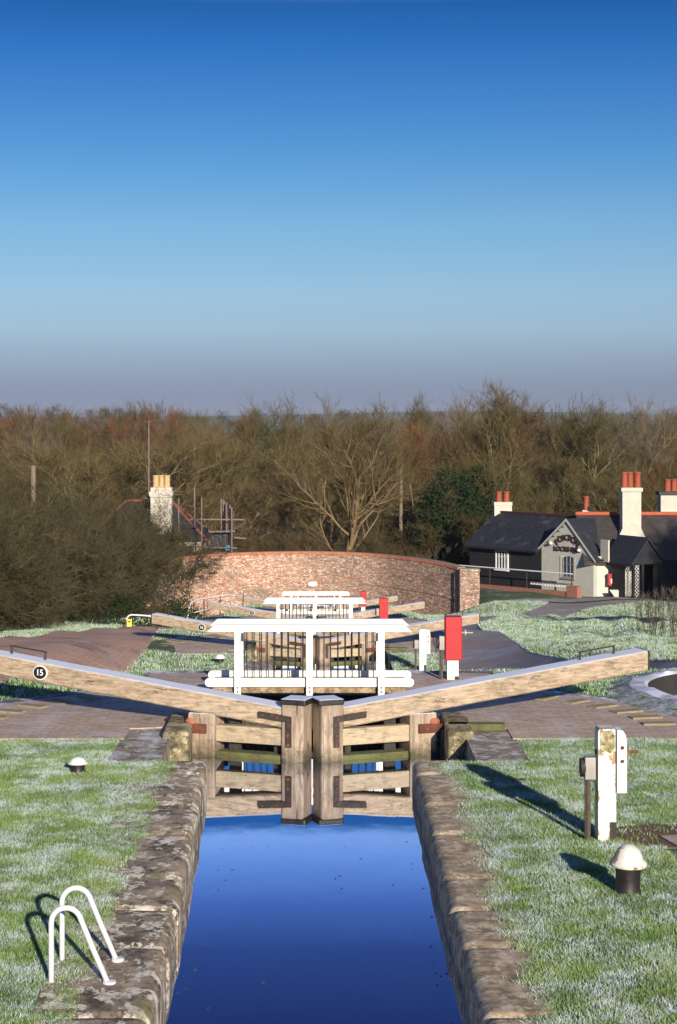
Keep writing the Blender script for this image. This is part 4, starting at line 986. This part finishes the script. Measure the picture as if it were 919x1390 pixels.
def tree(kd, X, Y, H, label, name='bare_tree', group='bare trees behind the lock flight', rz=None, base=None, cat='tree', ivy=None, width=1.0):
    me_t, me_c, H0 = KIND[kd][:3]; s_ = H / H0
    t = empty(name, (X, Y, Z(X, Y) if base is None else base), label, cat, group, rz if rz is not None else random.uniform(0, 6.28))
    for nm, me in (('trunk', me_t), ('crown', me_c)):
        o = bpy.data.objects.new(nm, me); C.objects.link(o); o.parent = t; o.scale = (s_ * width, s_ * width, s_)
    if ivy:
        V, F = leaves(int(X * 7 + Y) % 999 + 1, ivy, 900, .11); me = qmesh('ivy', V, F); me.materials.append(M['ivy']); o = bpy.data.objects.new('ivy', me); C.objects.link(o); o.parent = t
    return t
def tree_at(kd, px, ptop, Y, label, **k):
    X, _, zt = at(px, ptop, Y); return tree(kd, X, Y, (zt - Z(X, Y)) * 1.0, label, **k)
T = tree_at
T('central', 466, 541, 124, 'tall bare tree with thick brown sunlit trunk behind the middle of the brick bridge', rz=1.2)
T('ash', 356, 538, 165, 'bare tree with dark ivy on its leaning upper trunk, left of the central tree', ivy=[(-.4, 0, 9.5, .5, 1.3), (.2, 0, 8, .45, .9), (.6, 0, 6.5, .5, .8)])
T('ash', 384, 548, 172, 'rounded bare crown just right of the ivy-hung tree', width=.8)
T('ash2', 563, 536, 168, 'slender pale bare tree standing clear on the skyline above the telegraph pole', width=.55)
T('fan', 610, 536, 172, 'round-headed pale bare tree on the skyline left of the tallest tree', width=.75)
T('willow', 585, 585, 150, 'orange-brown twiggy willow right of the telegraph pole', group='orange willows')
T('willow', 635, 560, 158, 'broad orange-brown willow below the round-headed skyline tree', group='orange willows', width=1.25)
T('ash2', 684, 519, 150, 'tallest bare tree on the skyline with a dark ivy clump in its crown', ivy=[(-.9, 0, 12.6, .75, 1.5)], rz=.4)
T('brown', 722, 534, 152, 'bushy bare tree right of the tallest tree, above the boarded wing chimney', rz=2.1)
T('ash', 765, 540, 150, 'yellow-olive bare tree above the grey gable of the inn', rz=3.0)
T('ash2', 800, 545, 147, 'olive bare tree left of the tall middle chimney of the inn', rz=4.2)
T('fan', 868, 541, 158, 'fan-shaped bare tree behind the tall middle chimney of the inn', rz=.9)
T('ash', 912, 552, 165, 'bare tree at the right edge above the black-banded chimney', rz=.2)
T('pale', 165, 588, 135, 'pale multi-stemmed bare tree catching the sun left of the white chimney', rz=.3, width=1.15)
T('pale', 120, 600, 140, 'pale forked bare tree above the left hedge', rz=2.3)
T('ash2', 300, 585, 140, 'olive bare tree behind the scaffold poles', width=1.2)
T('pale', 255, 600, 142, 'pale-stemmed bare tree right above the white chimney', rz=1.9)
T('brown', 195, 545, 215, 'dark round tree crown on the left skyline above the white chimney', ivy=[(0, 0, 10.5, 1.0, 1.0)])
T('pale', 590, 620, 136, 'olive many-stemmed tree right of the telegraph pole', width=1.2)
# ivy-clad evergreen mass left of the inn
for i, (px, py, Y, lab) in enumerate(((650, 640, 128, 'dark ivy-covered tree left of the boarded wing of the inn'), (612, 668, 126, 'lower dark ivy-covered tree behind the right end of the brick bridge'))):
    T('ash2', px, py - 22, Y, lab, group='ivy-covered trees', name='ivy_tree', ivy=[(0, 0, 5.5, 1.7, 2.2), (-1.3, .3, 3.8, 1.5, 1.8), (1.2, 0, 3.6, 1.4, 1.9), (.2, -.5, 1.6, 1.9, 1.6)], width=.8)
# the crowd of the wood: rows a viewer cannot tell apart
WL = {'ash': 'olive-brown bare tree in the crowded wood beyond the bridge', 'ash2': 'narrow olive bare tree in the crowded wood beyond the bridge', 'brown': 'brown-twigged bare tree in the crowded wood beyond the bridge',
      'pale': 'many-stemmed bare tree in the crowded wood beyond the bridge', 'willow': 'orange-twigged bare tree in the crowded wood beyond the bridge', 'fan': 'grey fan-shaped bare tree in the crowded wood beyond the bridge'}
rw = random.Random(5)
def crowd(n, xa, xb, Ya, Yb, ta, tb, kinds, gaps=()):
    for i in range(n):
        px = xa + (xb - xa) * (i + rw.uniform(.1, .9)) / n
        if any(a < px < b for a, b in gaps): continue
        Y = rw.uniform(Ya, Yb); kd = rw.choice(kinds); T(kd, px, rw.uniform(ta, tb), Y, WL[kd], group='wood beyond the bridge: ' + kd.replace('2', ' narrow'), width=rw.uniform(.85, 1.15), rz=rw.uniform(0, 6))
crowd(16, -40, 960, 132, 142, 628, 672, ['ash', 'pale', 'ash2', 'brown'])
crowd(20, -60, 980, 145, 165, 585, 618, ['ash', 'ash2', 'pale', 'brown', 'willow'], ((640, 700),))
crowd(20, -60, 990, 170, 200, 566, 584, ['ash', 'ash2', 'brown', 'brown', 'fan'], ((318, 402), (500, 545)))
crowd(16, -60, 320, 205, 260, 546, 560, ['brown', 'brown', 'ash', 'willow'])
crowd(14, 690, 990, 190, 250, 550, 566, ['brown', 'ash', 'fan', 'ash2'])
crowd(7, 400, 690, 205, 260, 558, 568, ['brown', 'ash'], ((500, 545),))
# undergrowth behind the bridge
for i in range(22):
    px = -30 + 1000 * (i + rw.random() * .8) / 22; Y = rw.uniform(121, 129)
    if 190 < px < 325 or px > 640: Y += 9
    X = (px - 432) * Y / 2460
    tree('scrub', X, Y, rw.uniform(3.5, 5.5), 'dark leafless scrub along the foot of the wood', 'scrub_bush', 'dark scrub at the foot of the wood', cat='bush', width=1.3)
for i, px in enumerate((388, 397, 408, 416, 575, 590)):
    Y = 117 + i % 2; X = (px - 432) * Y / 2460; o = tree('stems', X, Y, 3.4 + .5 * (i % 3), 'thin upright sapling just behind the brick bridge', 'sapling', 'saplings behind the bridge', cat='sapling', width=.7)
for i, (px, Y) in enumerate(((872, 44), (886, 46), (899, 43), (910, 47), (925, 44))):
    X = (px - 432) * Y / 2460; tree('stems', X, Y, 1.15 + .15 * (i % 3), f"dark bare sapling on the right lawn above the beam end, {['first', 'second', 'third', 'fourth', 'fifth'][i]} from the left", 'sapling', 'saplings on the right lawn', cat='sapling', width=.8)
# left hedge
HB = [(-8.8, 44, 3.6), (-11.8, 47, 5.0), (-9.0, 51, 4.2), (-12.6, 55, 5.6), (-9.2, 58, 4.4), (-9.4, 65, 4.7), (-13.2, 64, 6.0), (-9.2, 72, 4.6), (-12.6, 74, 6.0), (-9.0, 79, 4.6), (-16.5, 74, 7), (-8.8, 86, 4.8), (-12.0, 86, 5.8), (-17, 88, 7.4), (-8.7, 93, 4.9), (-12.6, 97, 6.0), (-9.3, 99, 4.6), (-16, 101, 7.0), (-20, 98, 8), (-12.6, 107, 6.4), (-14.5, 109, 7.4), (-10.6, 106, 5.2), (-11.4, 108.5, 7.4), (-10.1, 109.5, 6.6), (-9.0, 108, 4.6)]
on = ['first', 'second', 'third', 'fourth', 'fifth', 'sixth', 'seventh', 'eighth', 'ninth', 'tenth', 'eleventh', 'twelfth', 'thirteenth', 'fourteenth', 'fifteenth', 'sixteenth', 'seventeenth', 'eighteenth', 'nineteenth']
for i, (X, Y, H) in enumerate(HB):
    X -= 1.7 if Y < 82 else 2.0 if Y < 104 else .9
    H *= random.uniform(.9, 1.16)
    ivy = [(.6, .2, .9, 1.2, 1.1), (-.9, -.4, .8, 1.2, 1.0)] if X > -12 and Y > 60 else None
    tree('bush2' if i % 3 == 1 else 'bush', X, Y, H, 'tangled leafless bush in the tall dark hedge along the left towpath', 'hedge_bush', 'tall leafless hedge along the left towpath', cat='bush', ivy=ivy, width=1.1)
V, F = leaves(77, [(-7.6, 97.5, -7.2, 1.2, 1.0), (-8.2, 99.5, -7.4, 1.0, .7), (-6.2, 90, -6.6, .7, .5), (-6.3, 84, -6.1, 1.0, .8), (-5.7, 66, -4.2, .7, .5), (-7.3, 68, -3.9, 1.0, .9), (-7.9, 101.5, -6.2, .9, 1.8)], 1400, .06)
o = npmesh('ivy_bank', V, F, 'ivy', nper=4); setp(o, 'dark green ivy and brambles spilling over the bank between hedge and brick bridge', 'ivy', kind='stuff')
# shade trees out of the picture on the right
for (X, Y, H) in ((33.5, 66, 13.0), (25, 40, 8.5), (39, 70, 14)):
    tree('fan', X, Y, H, 'bare tree standing right of the lawn', 'bare_tree', 'trees right of the lawn', ivy=[(0, 0, H * .82, 3.2, 2.6), (1.8, 1, H * .66, 2.8, 3), (-2, -1, H * .68, 2.8, 3)])
# far wood on the hill
rr = np.random.default_rng(3)
Vs = []; Fs = []; nv = 0
for i in range(230):
    Y = rr.uniform(330, 700); px = rr.uniform(-80, 1000)
    if 322 < px < 400 and rr.random() < .93 or 505 < px < 545: continue
    if px > 400 and rr.random() < .35: continue
    X = (px - 432) * Y / 2460; kd = ['brown', 'ash', 'fan'][i % 3]; V0, F0 = KIND[kd][3], KIND[kd][4]; h = rr.uniform(.45, .75)
    sel = rr.choice(len(V0) // 6, 2200, replace=False); v = V0.reshape(-1, 6, 3)[sel][:, [0, 1, 4, 5]]
    c = v.mean(1, keepdims=True); v = (c + (v - c) * np.array([2.2, 2.2, 1.6])) * h * np.array([1.2, 1.2, .85]); a = rr.uniform(0, 6.28); ca, sa = math.cos(a), math.sin(a)
    v = np.stack([v[..., 0] * ca - v[..., 1] * sa + X, v[..., 0] * sa + v[..., 1] * ca + Y, v[..., 2] + Z(X, Y)], -1).reshape(-1, 3)
    Vs.append(v); Fs.append(np.arange(len(v)).reshape(-1, 4) + nv); nv += len(v)
o = npmesh('far_woodland', np.concatenate(Vs), np.concatenate(Fs), 'twig_brown', nper=4); setp(o, 'brown leafless woodland covering the far hillside under the skyline', 'woodland', kind='stuff')

# ------------------------------------------------------------------ grass
def grass(name, n, box, ok, L, w, lean, label, seed, root=.0):
    rr = np.random.default_rng(seed); x = rr.uniform(box[0], box[1], n); y = rr.uniform(box[2], box[3], n)
    k = ok(x, y, rr); x, y = x[k], y[k]; n = len(x); z = zf(x, y) + root
    cl = .5 + .5 * np.sin(x * 5.1 + 2 * np.sin(y * 3.3)) * np.sin(y * 4.3 + 1.5 * np.sin(x * 2.9))
    h = L * rr.uniform(.45, 1.1, n) * (.75 + .5 * cl); a = rr.uniform(0, 6.28, n); dx, dy = np.cos(a), np.sin(a)
    ln = lean * rr.uniform(.2, 1.2, n) * h; b = rr.uniform(0, 6.28, n); wx, wy = np.cos(b) * w / 2, np.sin(b) * w / 2
    p0 = np.stack([x - wx, y - wy, z - .01], -1); p1 = np.stack([x + wx, y + wy, z - .01], -1)
    m1 = np.stack([x + dx * ln * .35 + wx * .8, y + dy * ln * .35 + wy * .8, z + h * .6], -1); m0 = m1 - np.stack([wx, wy, 0 * wx], -1) * 1.6
    tip = np.stack([x + dx * ln, y + dy * ln, z + h], -1)
    V = np.stack([p0, p1, m1, m0, tip], 1).reshape(-1, 3); i = np.arange(n)[:, None] * 5
    F = np.concatenate([i + [0, 1, 2], i + [0, 2, 3], i + [3, 2, 4]], 1).reshape(-1, 3)
    o = npmesh(name, V, F, 'grass_blade'); at_ = o.data.color_attributes.new('col', 'FLOAT_COLOR', 'POINT')
    hue = np.clip(.3 + .35 * cl + rr.normal(0, .17, n), 0, .9); hue = np.where(rr.random(n) < .035, 1, hue)
    c = np.zeros((n, 5, 4), np.float32); c[..., 0] = hue[:, None]; c[..., 1] = np.array([0, 0, .7, .7, 1]); c[..., 2] = rr.random(n)[:, None]; c[..., 3] = 1
    at_.data.foreach_set('color', c.ravel()); setp(o, label, 'grass', kind='stuff'); return o
def edge_noise(y): return .05 * np.sin(y * 6.1) + .05 * np.sin(y * 2.3 + 1) + .03 * np.sin(y * 17)
soil_r = lambda x, y: ((x - 3.15) / .55) ** 2 + ((y - 16.4) / .45) ** 2 < 1
grass('grass', 1000000, (-7.6, -1.55, 8.5, 21.3), lambda x, y, r: (x < -1.58 + edge_noise(y) + .05 * r.normal(size=len(x)) - .06 * (y - 12) / 8) & (x > -.19 * y - .7 - 3.2 * (r.random(len(x)) < .5)) & ~((y > 19.85) & (x > -2.32)) & (y < 21.2 + .03 * r.normal(size=len(x))), .038, .0048, .85, 'short frosty turf covering the left lawn beside the chamber', 1)
grass('grass', 1150000, (1.2, 8.6, 8.5, 21.3), lambda x, y, r: (x > 1.42 + edge_noise(y + 4) + .05 * r.normal(size=len(x))) & (x < .21 * y + .7 + 3.6 * (r.random(len(x)) < .5)) & ~((y > 19.85) & (x < 2.32)) & (y < 21.2 + .03 * r.normal(size=len(x))) & ~(soil_r(x, y) & (r.random(len(x)) < .93)) & ~((x > 3.05) & (x < 4.6) & (y > 15.3) & (y < 16.5)), .042, .0048, .85, 'frosty turf covering the right lawn round the paddle post and bollard', 2)
def in_ribbon(x, y, pts, pad=.0):
    p = np.array(pts); l = np.interp(y, p[:, 2], p[:, 0]); r = np.interp(y, p[:, 2], p[:, 1]); return (x > l + pad) & (x < r - pad) & (y > p[0, 2]) & (y < p[-1, 2])
def paved(x, y):
    k = np.clip(np.round((y - 22) / 24), 0, 3); yy = y - 24 * k; ax = np.abs(x)
    return (((ax - 1.45) ** 2 + (yy - 22) ** 2 < 3.3 ** 2) & (yy > 21.2)) | ((ax < 2.55) & (yy > 21.2) & (yy < 26.7))
lawn_r = lambda x, y, r: (x > 1.75) & ~in_ribbon(x, y, PATHR, .08) & ~paved(x, y) & ((x - 6.25) ** 2 + (y - 24.6) ** 2 > 2.02 ** 2) & (x < .21 * y + 2) & (y < 103.2)
grass('grass', 420000, (1.6, 11, 21.5, 50), lawn_r, .085, .012, .8, 'frosted rough grass bank rising right of the lock flight', 4)
grass('grass', 500000, (1.6, 26, 50, 103), lawn_r, .13, .022, .8, 'frosted grass slope below the inn', 5)
lawn_l = lambda x, y, r: (x < -1.7) & ~in_ribbon(x, y, TOW, .08) & ~paved(x, y) & (x > -.19 * y - 2)
grass('grass', 260000, (-12, -1.6, 22.5, 62), lawn_l, .08, .012, .8, 'frosted grass strips between the left towpath and the lock flight', 6)
grass('grass', 120000, (-10, -1.6, 62, 100), lawn_l, .12, .02, .8, 'grass at the left foot of the flight near the brick bridge', 8)
# leaves and flecks floating on the water
rr = np.random.default_rng(12); Vd = []; Fd = []
for i in range(90):
    side = rr.random(); x = rr.uniform(-1.0, .95); y = rr.uniform(11.5, 21.2)
    if side < .5: x = -1.02 + abs(rr.normal(0, .12)) if side < .25 else .95 - abs(rr.normal(0, .12))
    a = rr.uniform(0, 6.28); s1, s2 = rr.uniform(.008, .022), rr.uniform(.005, .012); k = len(Vd)
    for u, v in ((-1, 0), (0, -1), (1, 0), (0, 1)): Vd.append((x + u * s1 * math.cos(a) - v * s2 * math.sin(a), y + u * s1 * math.sin(a) + v * s2 * math.cos(a), -.288 + rr.uniform(0, .004)))
    Fd.append((k, k + 1, k + 2, k + 3))
o = npmesh('floating_leaves', Vd, Fd, 'soil', nper=4); setp(o, 'tiny brown leaves and flecks floating on the lock water', 'leaves', kind='stuff')
# bare soil and brick hardstanding beside the paddle post
m = MB(); m.prismz([(3.15 + .62 * math.cos(a * .5) * (1 + .1 * math.sin(a * 2)), 16.4 + .46 * math.sin(a * .5)) for a in range(0, 13)][:12], -.02, .012); setp(m.build('soil', 'soil'), kind='structure')
m = MB(); m.prismz([(3.08, 16.32), (4.7, 16.6), (4.7, 15.45), (3.3, 15.35)], -.02, .03); setp(m.build('brick_paving', 'paving_dark' if 'paving_dark' in M else 'paving_brick'), kind='structure')

# ------------------------------------------------------------------ haze
n = NT('haze'); n.t.nodes.remove(n.b); pv = n.n('ShaderNodeVolumePrincipled'); pv.inputs['Color'].default_value = (.80, .86, 1, 1); pv.inputs['Density'].default_value = .00010; pv.inputs['Anisotropy'].default_value = .1
n.l(pv.outputs[0], n.out.inputs['Volume']); M['haze'] = n.m
m = MB(); m.box(-4300, 4300, -60, 8300, -90, 32); setp(m.build('haze', 'haze'), kind='stuff')
# ------------------------------------------------------------------ light, sky, camera
EL, AZ = 16.0, 15.5
d = Vector((-math.sin(R(AZ)) * math.cos(R(EL)), math.cos(R(AZ)) * math.cos(R(EL)), -math.sin(R(EL))))
su = bpy.data.lights.new('sun', 'SUN'); su.energy = 5.0; su.angle = R(.6); su.color = (1, .89, .74)
so = bpy.data.objects.new('sun', su); C.objects.link(so); so.rotation_euler = d.to_track_quat('-Z', 'Y').to_euler(); so.location = (20, -40, 30)
sc_ = bpy.context.scene
wd = bpy.data.worlds.new('World'); sc_.world = wd; wd.use_nodes = True; nt = wd.node_tree; nt.nodes.clear()
out = nt.nodes.new('ShaderNodeOutputWorld'); bg = nt.nodes.new('ShaderNodeBackground'); nt.links.new(bg.outputs[0], out.inputs[0])
sky = nt.nodes.new('ShaderNodeTexSky'); sky.sky_type = 'NISHITA'; sky.sun_disc = False; sky.sun_elevation = R(EL); sky.sun_rotation = R(180 - AZ); sky.air_density = 1; sky.dust_density = .4; sky.ozone_density = 2
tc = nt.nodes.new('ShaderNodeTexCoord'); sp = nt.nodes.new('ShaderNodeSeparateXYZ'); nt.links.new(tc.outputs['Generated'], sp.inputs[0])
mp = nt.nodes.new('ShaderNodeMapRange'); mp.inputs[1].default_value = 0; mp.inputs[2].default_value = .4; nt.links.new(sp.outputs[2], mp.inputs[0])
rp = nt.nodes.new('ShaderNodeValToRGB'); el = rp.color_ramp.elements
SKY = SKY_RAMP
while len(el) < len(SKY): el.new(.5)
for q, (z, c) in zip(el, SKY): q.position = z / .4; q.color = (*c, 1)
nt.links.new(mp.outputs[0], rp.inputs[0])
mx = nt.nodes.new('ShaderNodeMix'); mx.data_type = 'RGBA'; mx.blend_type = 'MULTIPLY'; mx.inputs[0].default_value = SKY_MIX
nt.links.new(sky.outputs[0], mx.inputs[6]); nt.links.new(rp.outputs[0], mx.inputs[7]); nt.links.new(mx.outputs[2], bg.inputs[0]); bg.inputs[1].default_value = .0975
cam = bpy.data.cameras.new('camera'); co = bpy.data.objects.new('camera', cam); C.objects.link(co); co.location = (0, 0, EYE); co.rotation_euler = (R(90), 0, 0)
cam.sensor_fit = 'VERTICAL'; cam.sensor_height = 36; cam.sensor_width = 24; cam.lens = 36 * 2460 / 1390; cam.shift_x = 27.5 / 1390; cam.shift_y = -135 / 1390; cam.clip_end = 20000; cam.clip_start = .1
sc_.camera = co
sc_.view_settings.view_transform = 'Standard'; sc_.view_settings.look = 'None'; sc_.view_settings.gamma = 1; sc_.view_settings.exposure = .3
sc_.render.engine = 'CYCLES'; sc_.cycles.max_bounces = 5; sc_.cycles.use_denoising = True
sc_.render.film_transparent = False
